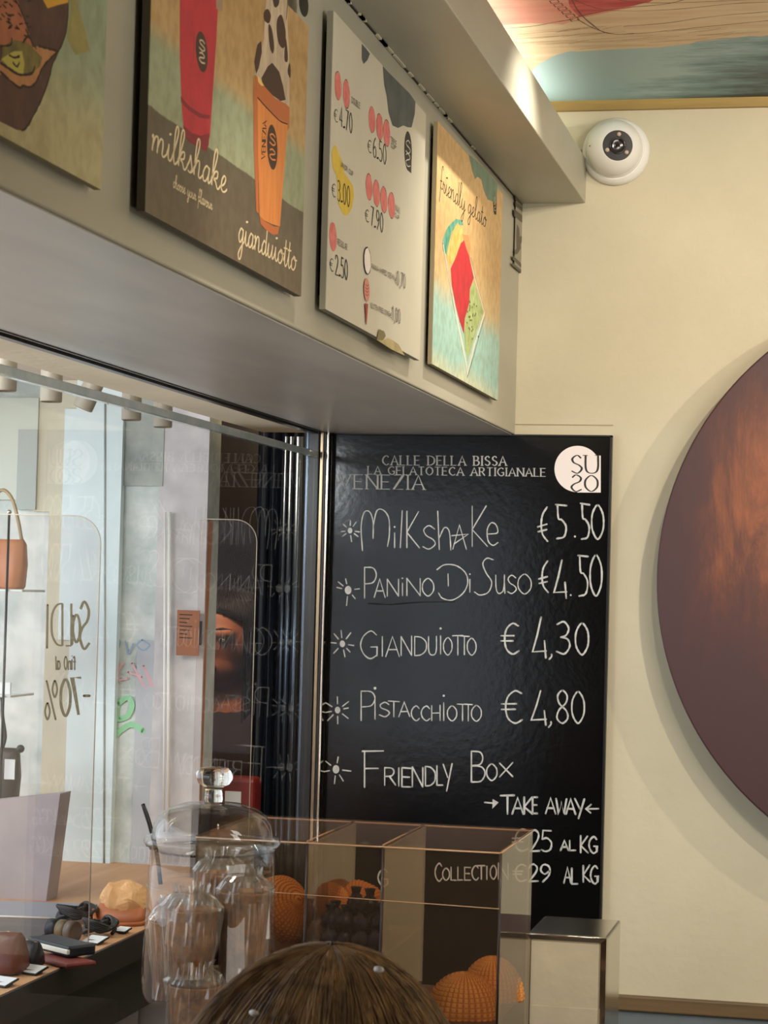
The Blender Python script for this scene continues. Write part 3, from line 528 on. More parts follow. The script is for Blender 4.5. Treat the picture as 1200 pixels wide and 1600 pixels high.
# ------------------------------------------------------------------ posters on the bulkhead
def poster(name, px, th, face, edge, label, xface=XS):
    """px = (x left, y top left, y bottom left, x right, y top right, y bottom right) of the front face"""
    xl, tl, bl, xr, tr, br = px; X = xface+th
    P = [at(xl, tl, 'X', X), at(xl, bl, 'X', X), at(xr, br, 'X', X), at(xr, tr, 'X', X)]
    z0 = (P[1].z+P[2].z)/2; z1 = (P[0].z+P[3].z)/2; y0 = P[1].y; y1 = P[2].y
    t = thing(name, (X, (y0+y1)/2, z0), label, 'poster')
    b = MB(); b.box((xface+th*.45, y0, z0), (X-.0008, y1, z1), edge); b.box((X-.0008, y0, z0), (X, y1, z1), face); b.build('board', t)
    b = MB(); b.box((xface, y0+.02, z0+.02), (xface+th*.45, y0+.05, z1-.02), M_dark); b.build('spacer', t); b = MB(); b.box((xface, y1-.05, z0+.02), (xface+th*.45, y1-.02, z1-.02), M_dark); b.build('spacer', t)
    return t, X
e_tan = mat('mdf edge', C(150, 136, 106), .7); e_gr = mat('grey poster edge', C(150, 146, 130), .6)
e_dk = mat('dark poster edge', C(92, 86, 74), .6)
outl = mat('sketch outline', C(52, 34, 28), .7)
# 1: food bowl poster, mostly outside the frame
pb = paper('print sage', [(1.86, C(196, 186, 142)), (1.93, C(190, 184, 140)), (1.98, C(158, 170, 140)), (2.05, C(150, 166, 138)), (2.2, C(176, 172, 128))])
t, X = poster('food_poster', (-60, -150, 178, 158.5, -60, 297), .012, pb, e_tan, 'pale green poster with a brown bowl of salad drawing, leftmost on the bulkhead')
ink = Ink('X', X, 1)
bowl = mat('print aubergine', C(98, 62, 54), .6, C(76, 46, 44), scale=30)
ink.poly([(-60, 160), (-60, -60), (108, -60), (107, 25), (104, 50), (96, 74), (90, 83), (84, 96), (78, 118), (68, 150), (56, 172), (46, 196), (34, 204), (26, 203), (0, 190)], bowl)
ink.poly([(62, -10), (110, -20), (106, 4), (90, 8), (74, 13)], mat('print yellow', C(224, 168, 48), .6))
ink.poly([(112, -40), (122, 10), (134, 50), (140, 80), (118, 86), (104, 60), (110, 20)], mat('print olive wash', C(166, 156, 92), .7, C(146, 140, 88), scale=40))
ink.poly([(-40, 108), (0, 96), (14, 74), (50, 74), (60, 72), (80, 75), (91, 80), (80, 88), (66, 106), (58, 126), (46, 136), (36, 134), (30, 137), (20, 130), (8, 118)], mat('print bread', C(204, 146, 94), .7, C(184, 128, 84), scale=60))
ink.poly([(-30, -60), (16, -40), (30, 10), (44, 46), (50, 74), (40, 66), (20, 62), (10, 72), (-20, 74)], mat('print salmon', C(196, 124, 88), .7, C(176, 104, 76), scale=50))
ink.poly([(4, 74), (20, 62), (42, 66), (56, 80), (66, 90), (62, 104), (52, 112), (40, 118), (30, 116), (16, 108), (2, 98)], mat('print green leaf', C(142, 128, 66), .7, C(108, 98, 58), scale=60))
ink.poly([(2, 92), (14, 84), (22, 80), (34, 80), (38, 100), (36, 116), (24, 114), (12, 104)], mat('print lime', C(200, 188, 92), .7))
for L_ in ([(0, 98), (12, 106), (26, 115), (36, 117), (50, 114), (54, 104)], [(40, 46), (48, 62), (56, 76)], [(0, 72), (16, 70), (18, 60)], [(36, 66), (44, 50), (34, 20), (24, 0)], [(90, 80), (78, 92), (66, 106), (56, 128), (46, 136), (36, 134), (30, 137), (18, 128), (0, 112)],
           [(106, 10), (103, 50), (92, 78), (82, 100), (76, 124), (64, 156), (50, 184), (40, 200), (34, 204)], [(14, 86), (22, 90), (30, 88)], [(20, 98), (26, 104), (30, 98)], [(60, 72), (76, 76), (91, 80)]):
    ink.line(L_, .002, outl, smooth=True, rough=.4)
for k in range(26):
    x, y = random.uniform(-5, 44), random.uniform(0, 60)
    ink.line([(x, y), (x+5, y+random.uniform(-2, 6))], .0013, outl)
ink.build('bowl_drawing', t)
# 2: milkshake poster
pm = paper('print kraft', [(1.84, C(112, 98, 78)), (1.90, C(106, 94, 76)), (1.9795, C(98, 90, 74)), (1.9805, C(158, 164, 132)), (2.04, C(156, 166, 134)), (2.06, C(190, 158, 108)), (2.16, C(180, 144, 92)), (2.26, C(204, 174, 122))], namp=.004, scale=14)
t, X = poster('milkshake_poster', (226.5, -170, 332, 470.5, -14, 462), .015, pm, e_dk, 'brown poster with a red milkshake cup, an orange cup and script lettering')
ink = Ink('X', X, 1)
kr = mat('print crimson', C(196, 44, 62), .55, C(176, 36, 54), scale=30); kd = mat('print dark crimson', C(132, 28, 44), .55)
orr = mat('print orange', C(226, 142, 70), .55, C(210, 126, 62), scale=40, stretch=(1, 3, .4)); ord_ = mat('print rust', C(188, 104, 56), .55)
choc = mat('print chocolate', C(66, 44, 34), .6); creamp = mat('print whipped cream', C(206, 186, 156), .6, C(176, 156, 130), scale=70, stretch=(1, 1, .4))
ink.poly([(281, -80), (281, 90), (284, 170), (288, 210), (300, 222), (314, 232), (322, 236), (328, 212), (332, 150), (338, 60), (344, -60)], kr)
ink.poly([(282, 150), (296, 166), (314, 178), (328, 180), (327, 186), (312, 184), (294, 172), (283, 160)], kd)
ink.poly([(286, 196), (300, 208), (314, 212), (327, 208), (326, 226), (322, 237), (310, 230), (296, 222), (288, 211)], kd)
ink.poly([(334, -60), (352, -60), (347, 18), (338, 14)], mat('print straw clip', C(158, 132, 108), .6))
ink.ellipse(315, 81, 9.5, 31, choc, slope=.9); 
ink.glyph('S', (311, 76), (320, 82), (0, -16), (0, -16), .0018, creamp, CAP); ink.glyph('S', (320, 101), (311, 95), (0, -15), (0, -15), .0018, creamp, CAP)
ink.line([(303, 50), (302, 92)], .0016, kd)
ink.build('red_cup_drawing', t); ink = Ink('X', X, 1); ink.k = 12
ink.poly([(397, 116), (404, 96), (412, 60), (414, 20), (420, -40), (444, -60), (450, -20), (449, 40), (452, 90), (452, 170), (440, 166), (420, 150), (406, 136)], creamp)
ink.poly([(400, 116), (397, 96), (402, 70), (408, 64), (409, 82), (404, 106)], choc)
ink.poly([(408, 122), (418, 104), (425, 98), (436, 112), (442, 134), (446, 156), (438, 158), (430, 152), (424, 148), (412, 142)], choc)
for q in ([(412, 20), (418, 14), (423, 24), (420, 36), (413, 32)], [(433, 30), (440, 24), (446, 50), (444, 74), (436, 70), (432, 50)], [(419, 40), (424, 44), (428, 70), (426, 84), (421, 72)], [(446, 60), (449, 80), (449, 96), (444, 92)], [(425, -20), (434, -30), (436, 4), (428, 10)], [(452, 98), (454, 110), (453, 122), (449, 112)]): ink.poly(q, choc, True)
ink.poly([(398, 116), (406, 124), (414, 136), (430, 154), (446, 162), (452, 168), (452, 200), (447, 205), (436, 190), (420, 180), (402, 160)], ord_)
ink.poly([(402, 154), (418, 172), (436, 186), (449, 192), (446, 240), (441, 300), (437, 354), (424, 350), (412, 344), (405, 336), (404, 280), (402, 200)], orr)
ink.poly([(396, 118), (402, 152), (403, 220), (404, 334), (400, 330), (396, 220)], ord_)
ink.poly([(405, 336), (414, 346), (428, 354), (436, 354), (434, 366), (426, 367), (414, 358), (407, 350)], ord_)
ink.line([(402, 152), (416, 168), (436, 188), (449, 194)], .0016, outl, smooth=True)
ink.poly([(402, 118), (408, 126), (412, 134), (408, 134), (403, 128)], mat('print butter', C(230, 196, 110), .6))
ink.ellipse(425, 230, 8.2, 35, choc, slope=.7)
ink.glyph('S', (421, 224), (430, 229), (0, -17), (0, -17), .0018, orr, CAP); ink.glyph('S', (430, 252), (421, 247), (0, -16), (0, -16), .0018, orr, CAP)
ink.text('VENEZIA', (414, 248), (416, 189), (-6, 0), .0015, choc, CAP)
ink.ellipse(476-2, 6, 7.5, 20, M_black, slope=.6)
ink.line([(447, 30), (452, -40)], .0016, outl)
ink.build('orange_cup_drawing', t)
ink = Ink('X', X, 1); ivory = mat('print ivory', C(226, 206, 164), .6)
ink.text('milkshake', (236, 234), (354, 303), (0, -60), .0030, ivory, SCR, up1=(0, -60), gap=-.02, shear=.12, nib=(.0038, .0018))
ink.text('choose your flavour', (270, 292), (331, 328), (0, -21), .0014, ivory, SCR, gap=-.02, shear=.12); ink.build('script_lettering', t); ink = Ink('X', X, 1)
ink.text('gianduiotto', (372, 377), (463, 424), (0, -54), .0028, ivory, SCR, up1=(0, -50), gap=-.02, shear=.1, nib=(.0036, .0018))
ink.build('script_lettering', t)
# 3: price list
pw = mat('print off white', C(206, 200, 180), .5, C(196, 190, 170), scale=4)
t, X = poster('price_list_poster', (509, 8, 487, 656, 163, 560), .015, pw, e_gr, 'white price list poster with pink dots, yellow blobs and euro prices')
ink = Ink('X', X, 1)
slate = mat('print slate', C(68, 76, 78), .6, C(88, 94, 92), scale=24); rose = mat('print rose', C(226, 128, 120), .6, C(206, 104, 100), scale=70); yel = mat('print lemon', C(226, 196, 72), .6, C(214, 182, 64), scale=30)
ink.poly([(565, 68), (572, 76), (578, 84), (574, 94), (568, 100), (565, 92)], slate)
ink.poly([(598, 103), (606, 112), (622, 128), (640, 146), (649, 159), (648, 178), (643, 199), (637, 199), (630, 196), (622, 200), (613, 196), (607, 176), (604, 150), (600, 132)], slate); ink.build('slate_brush_mark', t); k_ = ink.k; ink = Ink('X', X, 1); ink.k = k_
for (x, y) in ((528, 134), (541, 147), (581, 187), (593, 198), (604, 208), (576.5, 292), (588, 302), (599.5, 312), (611.5, 321)):
    ink.ellipse(x, y, 5.4, 23 if y < 160 else 21, M_black, slope=.7, wob=.03); ink.ellipse(x, y, 5.3, 21.8 if y < 160 else 20, rose, slope=.7, wob=.03)
ink.ellipse(520, 370, 5.8, 23, rose, slope=.6, wob=.03); ink.build('pink_dots', t); k_ = ink.k; ink = Ink('X', X, 1); ink.k = k_
ink.ellipse(524, 249, 5.6, 22, yel, slope=.7, wob=.03)
ink.poly([(524, 262), (530, 262), (541, 274), (551, 290), (553, 306), (550, 324), (543, 337), (536, 335), (528, 318), (527, 290)], yel)
ink.poly([(529, 240), (534, 252), (538, 266), (530, 272), (526, 262)], yel); ink.build('yellow_blob', t); k_ = ink.k; ink = Ink('X', X, 1); ink.k = k_
num = dict(nib=(.0036, .0013), gap=.22)
for txt, a, c, h in (('€ 4.70', (521.5, 188), (550, 209), 31), ('€ 6.50', (574, 236), (603, 258), 31), ('€ 3.00', (518, 305), (546, 324), 32), ('€ 7.90', (570, 344), (598, 364), 30), ('€ 2.50', (514.5, 421), (542.5, 438), 31)):
    ink.text(txt[0], (a[0], a[1]), (a[0]+6, a[1]+4), (0, -h*.62), .001, M_black, CAP, nib=(.0022, .001))
    ink.text(txt[2:], (a[0]+9, a[1]+8), c, (0, -h), .001, M_black, CAP, **num); ink.build('price', t); k_ = ink.k; ink = Ink('X', X, 1); ink.k = k_
sm = mat('print grey text', C(120, 114, 102), .6)
def small(txt, a, c, h): ink.text(txt, a, c, (0, -h), .0011, sm, CAP, gap=.14)
small('DOUBLE', (549, 160), (562, 170), 9); small('REGULAR', (527, 382), (542, 391), 9); small('TRIPLE', (610, 222), (619, 230), 9); small('CUP', (610, 229), (617, 235), 6)
small('JUNIOR CUP', (530, 258), (551, 276), 7); small('MAXI', (617, 329), (624, 335), 10); small('CUP', (616, 338), (623, 344), 6)
small('PANNA-WHIPPED CREAM', (580, 419), (615, 437), 7); small('€', (616, 441), (618.5, 443), 8); small('GLUTEN FREE CONE', (578, 480), (607, 494), 7); small('€', (608, 495), (610.5, 497), 7)
ink.text('0,70', (619, 445), (632, 451), (0, -22), .001, M_black, CAP, nib=(.0026, .001))
ink.text('1,00', (611.5, 500), (624, 506), (0, -22), .001, M_black, CAP, nib=(.0026, .001))
ink.build('small_text', t); k_ = ink.k; ink = Ink('X', X, 1); ink.k = k_
ink.ellipse(572.5, 407.5, 5.6, 21.5, M_black, slope=.55, wob=.04); ink.ellipse(572.5, 407.5, 5.0, 20.3, mat('print snow', C(238, 226, 216), .6), slope=.55, wob=.05)
ink.ellipse(571.5, 453, 4.6, 18, mat('print cone pink', C(206, 138, 120), .6), slope=.5)
for k in range(4): ink.line([(569, 444+k*5), (572, 447+k*5), (574, 445+k*5)], .0014, mat('print brick', C(160, 62, 50), .6))
ink.poly([(568.5, 474), (573.5, 475), (571, 507), (570, 507)], MATS['print brick'])
ink.build('cone_drawing', t); k_ = ink.k; ink = Ink('X', X, 1); ink.k = k_
ink.poly([(590, 515), (592, 514), (600, 520), (601, 525), (597, 532), (604, 528), (612, 532), (621, 538), (626, 547), (631, 556), (610, 546), (587, 531)], mat('print khaki', C(150, 136, 92), .6, C(182, 166, 118), scale=30))
ink.poly([(590, 515), (598, 517), (601, 525), (596, 532), (587, 531)], mat('print moss', C(122, 112, 76), .6))
ink.build('khaki_brush_mark', t)
ink = Ink('X', X, 1)
ink.ellipse(637.5, 236, 6.0, 31, M_black, slope=.55); ink.poly([(637, 240), (643, 243), (642.5, 271), (637, 266)], M_black)
ink.glyph('S', (634, 238), (641, 241), (0, -20), (0, -20), .0016, pw, CAP); ink.glyph('S', (641, 262), (634, 258), (0, -20), (0, -20), .0016, pw, CAP)
ink.build('small_emblem', t)
# 4: gelato box poster
pf = paper('print parchment', [(1.86, C(204, 206, 172)), (1.885, C(206, 208, 176)), (1.92, C(160, 200, 188)), (1.99, C(164, 202, 190)), (2.03, C(206, 180, 130)), (2.10, C(202, 164, 110)), (2.2, C(208, 172, 118))], namp=.03, scale=10)
t, X = poster('gelato_box_poster', (675, 190, 574, 778, 286, 621), .013, pf, e_tan, 'tan and turquoise poster with a tray of red and green gelato, rightmost large poster')
ink = Ink('X', X, 1)
gr1 = mat('print teal', C(46, 128, 104), .6, C(110, 160, 136), scale=50); 
ink.poly([(732, 241), (742, 249), (756, 262), (766, 273), (777, 287), (776, 318), (768, 314), (762, 312), (756, 298), (752, 281), (746, 276), (742, 280), (738, 268), (736, 258)], mat('print sage torn', C(116, 136, 112), .6, C(98, 120, 104), scale=30))
ink.poly([(691, 376), (697, 360), (700, 354), (708, 346), (712, 342), (722, 344), (724, 352), (716, 352), (706, 362), (700, 385), (698, 398), (692, 392)], gr1)
ink.poly([(698, 400), (703, 376), (710, 356), (715, 348), (723, 360), (726, 372), (716, 388), (712, 406), (706, 412), (701, 412)], mat('print apricot', C(230, 152, 62), .6, C(236, 184, 110), scale=60))
ink.poly([(724, 374), (722, 366), (732, 368), (735, 386), (734, 402), (728, 396)], mat('print peach', C(224, 136, 84), .6))
ink.poly([(704, 420), (712, 402), (720, 380), (725, 375), (729, 390), (733, 400), (736, 416), (740, 434), (734, 452), (733, 474), (726, 500), (725, 522), (718, 502), (712, 478), (706, 446)], mat('print raspberry', C(200, 28, 44), .55, C(168, 20, 38), scale=40))
ink.poly([(725, 522), (726, 498), (733, 476), (735, 448), (741, 440), (750, 470), (755, 488), (748, 506), (738, 538), (731, 560), (727, 545)], mat('print pistachio', C(176, 190, 126), .6, C(142, 158, 96), scale=60))
tray = mat('print tray white', C(228, 216, 194), .6)
for L_, w_ in (([(692, 380), (700, 430), (712, 490), (724, 544), (729, 572)], .006), ([(706, 460), (718, 520), (729, 572), (731, 588)], .005), ([(757, 488), (744, 530), (732, 575), (730, 588)], .005), ([(735, 402), (742, 436), (757, 488)], .0035), ([(757, 492), (740, 540), (732, 566)], .0025)): ink.line(L_, w_, tray)
for k in range(26): ink.ellipse(random.uniform(729, 748), random.uniform(470, 530), .8, 1.8, mat('print dark speck', C(90, 96, 54), .6))
for L_ in ([(691, 378), (700, 430), (711, 490)], [(735, 402), (744, 440), (757, 486)], [(730, 590), (740, 556), (757, 494)]): ink.line(L_, .0012, outl, rough=.5)
ink.build('gelato_drawing', t)
ink = Ink('X', X, 1)
ink.text('friendly', (687, 296), (727, 331), (0, -40), .0022, M_black, SCR, gap=-.02, shear=.12, nib=(.0034, .0016))
ink.text('gelato', (731, 332), (760, 356), (0, -36), .0022, M_black, SCR, gap=-.02, shear=.1, nib=(.0034, .0016))
ink.build('script_lettering', t)
ink = Ink('X', X, 1)
ink.ellipse(773, 317, 2.7, 18.5, M_black, slope=.4); ink.poly([(772.5, 318), (775.6, 320), (775.4, 336), (772.5, 334)], M_black)
ink.glyph('S', (771.6, 317), (774.4, 319), (0, -10), (0, -10), .0014, pf, CAP); ink.glyph('S', (774.4, 330), (771.6, 328), (0, -10), (0, -10), .0014, pf, CAP)
ink.build('small_emblem', t)
# 5: small surveillance notice
t, X = poster('surveillance_notice', (804, 293, 424, 824, 311, 428), .004, mat('notice grey', C(150, 144, 124), .5), M_black, 'small grey camera notice on the end of the bulkhead beside the corner')
t['category'] = 'sign'
ink = Ink('X', X, 1); nd = mat('notice print', C(92, 84, 70), .6)
for a, c, w_ in (((805, 308), (822, 322), .010), ((805, 318), (821, 332), .008), ((803.5, 332), (820, 346), .014), ((801, 402), (815, 416), .008), ((800, 412), (814, 424), .006)): ink.line([a, c], w_, nd)
ink.poly([(807.5, 350), (811, 356), (812.5, 376), (813.5, 388), (809, 396), (805, 398), (803.5, 392), (807, 388), (806.5, 370)], nd)
ink.poly([(810, 372), (815, 368), (816, 376), (812, 384)], nd)
ink.build('notice_print', t)

# ------------------------------------------------------------------ dome camera
c0 = at(963, 238, 'Y', 0); s = 4.06/F
t = thing('dome_camera', (c0.x, 0, c0.z), 'white round security camera mounted high on the cream wall beside the cornice', 'security camera')
Mw = Matrix.Rotation(R(90), 4, 'X')      # lathe axis z -> -y
b = MB(); b.lathe([(0, 0), (53*s, 0), (54*s, .004), (53*s, .012), (50*s, .019), (46.5*s, .022)], c0, M_white, 48, Mw)
b.lathe([(46.5*s, .022), (45*s, .0205), (44.5*s, .022), (44.5*s, .028), (43*s, .034), (41*s, .036)], c0, M_white, 48, Mw); b.build('base_ring', t)
b = MB(); b.lathe([(41*s, .036), (40*s, .030), (20*s, .026), (0, .026)], c0, M_black, 40, Mw); b.build('dark_socket', t)
gaze = Vector((.26, -1, -.10)).normalized(); gq = gaze.to_track_quat('Z', 'Y').to_matrix().to_4x4()
cc = Vector((c0.x, -.036, c0.z+.001)); Rb = 44*s
prof = [(Rb*math.sin(a), Rb*math.cos(a)) for a in np.linspace(R(34), R(150), 22)]
b = MB(); b.lathe(prof, cc, M_white, 48, gq)
b.lathe([(Rb*math.sin(R(34)), Rb*math.cos(R(34))), (Rb*.54, Rb*.85), (Rb*.54, Rb*.80)], cc, M_white, 48, gq); b.build('ball', t)
b = MB(); b.lathe([(0, Rb*.80), (Rb*.54, Rb*.80)], cc, mat('black lens window', C(20, 15, 14), .12), 40, gq)
b.lathe([(Rb*.30, Rb*.832), (Rb*.29, Rb*.85), (Rb*.26, Rb*.85), (Rb*.24, Rb*.84), (Rb*.10, Rb*.835), (0, Rb*.86)], cc, mat('lens', C(38, 32, 32), .08), 32, gq); b.build('lens', t)
for a in (85, 205, 325):
    q = cc+gq @ Vector((Rb*.40*math.cos(R(a)), Rb*.40*math.sin(R(a)), Rb*.835))
    b = MB(); b.ball(q, .0042, mat('led bead', C(196, 176, 160), .2), 12, 8); b.build('infrared_led', t)
b = MB(); q = cc+Vector((-Rb*.80, -Rb*.60, -.002)); b.ball(q, .0013, M_black, 8, 6)
b.tube([c0+Vector((-52*s, -.008, .002)), c0+Vector((-60*s, -.006, .002))], .003, M_bronze); b.build('screw', t)

# ------------------------------------------------------------------ rusted disc
YD = -.078; dc = at(1506, 913, 'Y', YD-.004); rad = 462*(4.1+YD)/F
m = bpy.data.materials.new('rusted metal'); m.use_nodes = True; N = m.node_tree.nodes; L = m.node_tree.links; bs = N['Principled BSDF']
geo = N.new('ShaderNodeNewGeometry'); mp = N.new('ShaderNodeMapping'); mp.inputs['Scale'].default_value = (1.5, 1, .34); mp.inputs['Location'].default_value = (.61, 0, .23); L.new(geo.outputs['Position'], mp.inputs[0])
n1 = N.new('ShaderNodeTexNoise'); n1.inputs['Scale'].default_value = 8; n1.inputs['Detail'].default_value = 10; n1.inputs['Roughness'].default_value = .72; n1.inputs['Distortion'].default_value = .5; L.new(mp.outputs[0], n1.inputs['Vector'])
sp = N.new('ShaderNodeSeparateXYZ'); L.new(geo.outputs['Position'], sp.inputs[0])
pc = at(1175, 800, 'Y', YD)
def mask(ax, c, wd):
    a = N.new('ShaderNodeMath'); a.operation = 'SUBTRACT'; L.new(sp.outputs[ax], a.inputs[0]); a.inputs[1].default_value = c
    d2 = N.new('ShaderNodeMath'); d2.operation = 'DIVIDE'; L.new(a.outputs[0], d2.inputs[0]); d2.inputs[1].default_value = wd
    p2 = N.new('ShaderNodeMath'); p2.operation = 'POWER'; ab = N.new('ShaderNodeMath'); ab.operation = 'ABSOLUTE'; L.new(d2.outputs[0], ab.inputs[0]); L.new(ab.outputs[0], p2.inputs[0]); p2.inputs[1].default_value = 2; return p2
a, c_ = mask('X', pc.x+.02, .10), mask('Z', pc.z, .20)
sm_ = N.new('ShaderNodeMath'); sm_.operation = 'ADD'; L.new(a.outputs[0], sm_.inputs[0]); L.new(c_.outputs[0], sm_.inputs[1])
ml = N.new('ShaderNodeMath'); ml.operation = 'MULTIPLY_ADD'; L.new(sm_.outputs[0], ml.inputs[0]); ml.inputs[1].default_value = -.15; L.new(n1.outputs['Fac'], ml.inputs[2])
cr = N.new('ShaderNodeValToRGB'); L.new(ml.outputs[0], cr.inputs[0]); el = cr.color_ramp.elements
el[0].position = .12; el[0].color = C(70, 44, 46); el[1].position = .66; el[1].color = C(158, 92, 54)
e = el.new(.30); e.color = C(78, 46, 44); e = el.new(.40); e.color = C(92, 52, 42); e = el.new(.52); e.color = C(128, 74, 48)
L.new(cr.outputs[0], bs.inputs['Base Color']); bs.inputs['Roughness'].default_value = .5; bs.inputs['Metallic'].default_value = .0
n2 = N.new('ShaderNodeTexNoise'); n2.inputs['Scale'].default_value = 30; n2.inputs['Detail'].default_value = 6; bp = N.new('ShaderNodeBump'); bp.inputs['Strength'].default_value = .12; bp.inputs['Distance'].default_value = .003
L.new(geo.outputs['Position'], n2.inputs['Vector']); L.new(n2.outputs['Fac'], bp.inputs['Height']); L.new(bp.outputs[0], bs.inputs['Normal']); MATS['rust'] = m
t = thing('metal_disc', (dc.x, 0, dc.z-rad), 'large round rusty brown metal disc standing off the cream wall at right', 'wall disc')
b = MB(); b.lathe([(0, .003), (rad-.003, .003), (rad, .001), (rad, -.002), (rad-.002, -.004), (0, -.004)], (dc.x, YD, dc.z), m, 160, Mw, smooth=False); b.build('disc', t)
b = MB()
for ax, az in ((-.3, .3), (.3, .3), (-.3, -.3), (.3, -.3)): b.tube([(dc.x+ax*rad, YD+.004, dc.z+az*rad), (dc.x+ax*rad, -.001, dc.z+az*rad)], .012, M_dark)
b.build('standoff', t)

# ------------------------------------------------------------------ counter
M_counter = mat('counter stone', C(74, 66, 60), .4, C(58, 52, 48), scale=8)
b = MB(); b.rbox((-1.0, -1.95, .91), (-.318, -1.04, .94), M_counter, .004); b.box((-.99, -1.90, 0), (-.34, -1.06, .91), M_dado)
b.build('counter', None, 'dark stone counter carrying the glass jar and smoked acrylic box', 'counter')
ZK = .94
# smoked acrylic case
x0, x1, y0, y1, zt = -.80, -.417, -1.5, -1.24, 1.2365
t = thing('acrylic_case', (-.6, -1.37, ZK), 'long smoked acrylic case of wafers with dividers, in front of the blackboard', 'display case')
def panel(name, a, c, m=M_smoke):
    b = MB(); b.box(a, c, m); b.build(name, t)
panel('front_panel', (x0, y0, ZK), (x1, y0+.003, zt)); panel('side_panel', (x1-.003, y0+.003, ZK), (x1, y1, zt)); panel('side_panel', (x0, y0+.003, ZK), (x0+.003, y1, zt))
panel('top_panel', (x0, y0, zt), (x1, y1, zt+.003), M_smoketop)
panel('divider', (-.659, y0+.003, ZK), (-.656, y1, zt)); panel('divider', (-.5635, y0+.003, ZK), (-.5605, y1, zt))
b = MB()
for p, q in (((x0, y0, zt), (x1, y0, zt)), ((x1, y0, zt), (x1, y1, zt)), ((-.5625, y0, zt+.002), (-.5625, y1, zt+.002)), ((-.6575, y0, zt+.002), (-.6575, y1, zt+.002)), ((x0, y1, zt), (x1, y1, zt))): b.tube([p, q], .0012, M_smokeedge, 6)
for xx in (-.6575, -.5625, x1): b.tube([(xx, y0, ZK), (xx, y0, zt)], .0016, mat('dark acrylic edge', C(40, 28, 22), .3), 6)
b.tube([(x0, y0-.001, 1.176), (x1, y0-.001, 1.170)], .0006, M_smokeedge, 5); b.build('edges', t)
panel('tray', (x0+.004, y0+.005, 1.098), (-.5645, y1-.004, 1.103), mat('tray brown', C(92, 66, 48), .5))
panel('tray', (-.5600, y0+.005, 1.022), (x1-.004, y1-.004, 1.027), MATS['tray brown'])
# wafers
M_waf = mat('wafer', C(246, 190, 108), .6, C(230, 160, 78), scale=40, bump=.4, bscale=120)
M_groove = mat('wafer groove', C(196, 124, 54), .7)  # darker colour puts the shade of the grooves into the wafer
def wafer_bowl(c, r, label, q=(0, 0, 0), seed=0, cat='wafer', squash=.85):
    b = MB(); prof = [(r*math.sin(a), r*squash*math.cos(a)) for a in np.linspace(.02, math.pi*.52, 40)]
    n = 108; vs = []
    E_ = Matrix.Rotation(q[2], 4, 'Z') @ Matrix.Rotation(q[1], 4, 'Y') @ Matrix.Rotation(q[0], 4, 'X')
    for sgn, rr in ((1, 1.0), (0, .93)):
        for i, (pr, pz) in enumerate(prof):
            for k in range(n):
                a = 2*math.pi*k/n; g = (.05*max(abs(math.sin(k*math.pi/3)), 0)*abs(math.sin(i*math.pi/3)) if sgn else 0)
                wv = .05*math.sin(5*a+seed)*(i/40)**2
                f = rr*(1+g+wv); p = E_ @ Vector((pr*f*math.cos(a), pr*f*math.sin(a), pz*f)); vs.append(p+Vector(c))
    m_ = len(prof); fs = []
    for s_ in (0, 1):
        for i in range(m_-1):
            for k in range(n):
                o = s_*m_*n; f = (o+i*n+k, o+i*n+(k+1) % n, o+(i+1)*n+(k+1) % n, o+(i+1)*n+k); fs.append(f if s_ == 0 else f[::-1])
    b.mi(M_waf); b.mi(M_groove)
    for k in range(n): fs.append(((m_-1)*n+k, (m_-1)*n+(k+1) % n, m_*n+(m_-1)*n+(k+1) % n, m_*n+(m_-1)*n+k))
    b.add(vs, fs, M_waf, True)
    for q_i in range((m_-1)*n):
        if (q_i % n) % 3 == 0 or (q_i//n) % 3 == 0: b.m[q_i] = 1
    return b.build('wafer_bowl', None, label, cat, 'wafer bowls in the acrylic case')
wafer_bowl((-.470, -1.430, 1.029), .045, 'upturned round wafer bowl in the right compartment, nearest the front', (0, 0, .3), squash=1.1)
wafer_bowl((-.455, -1.31, 1.030), .040, 'wafer bowl at the back of the right compartment by the side panel', (0, 0, 1.2), 2, squash=1.25)
wafer_bowl((-.712, -1.42, 1.140), .044, 'large wafer bowl standing on edge just right of the glass jar', (0, R(62), -.5), 1)
wafer_bowl((-.672, -1.31, 1.134), .030, 'thin wafer shell on edge behind the divider, right of the glass jar', (0, R(88), .2), 3)
wafer_bowl((-.640, -1.275, 1.133), .030, 'orange wafer shell standing at the back of the middle compartment', (R(80), 0, .1), 5)
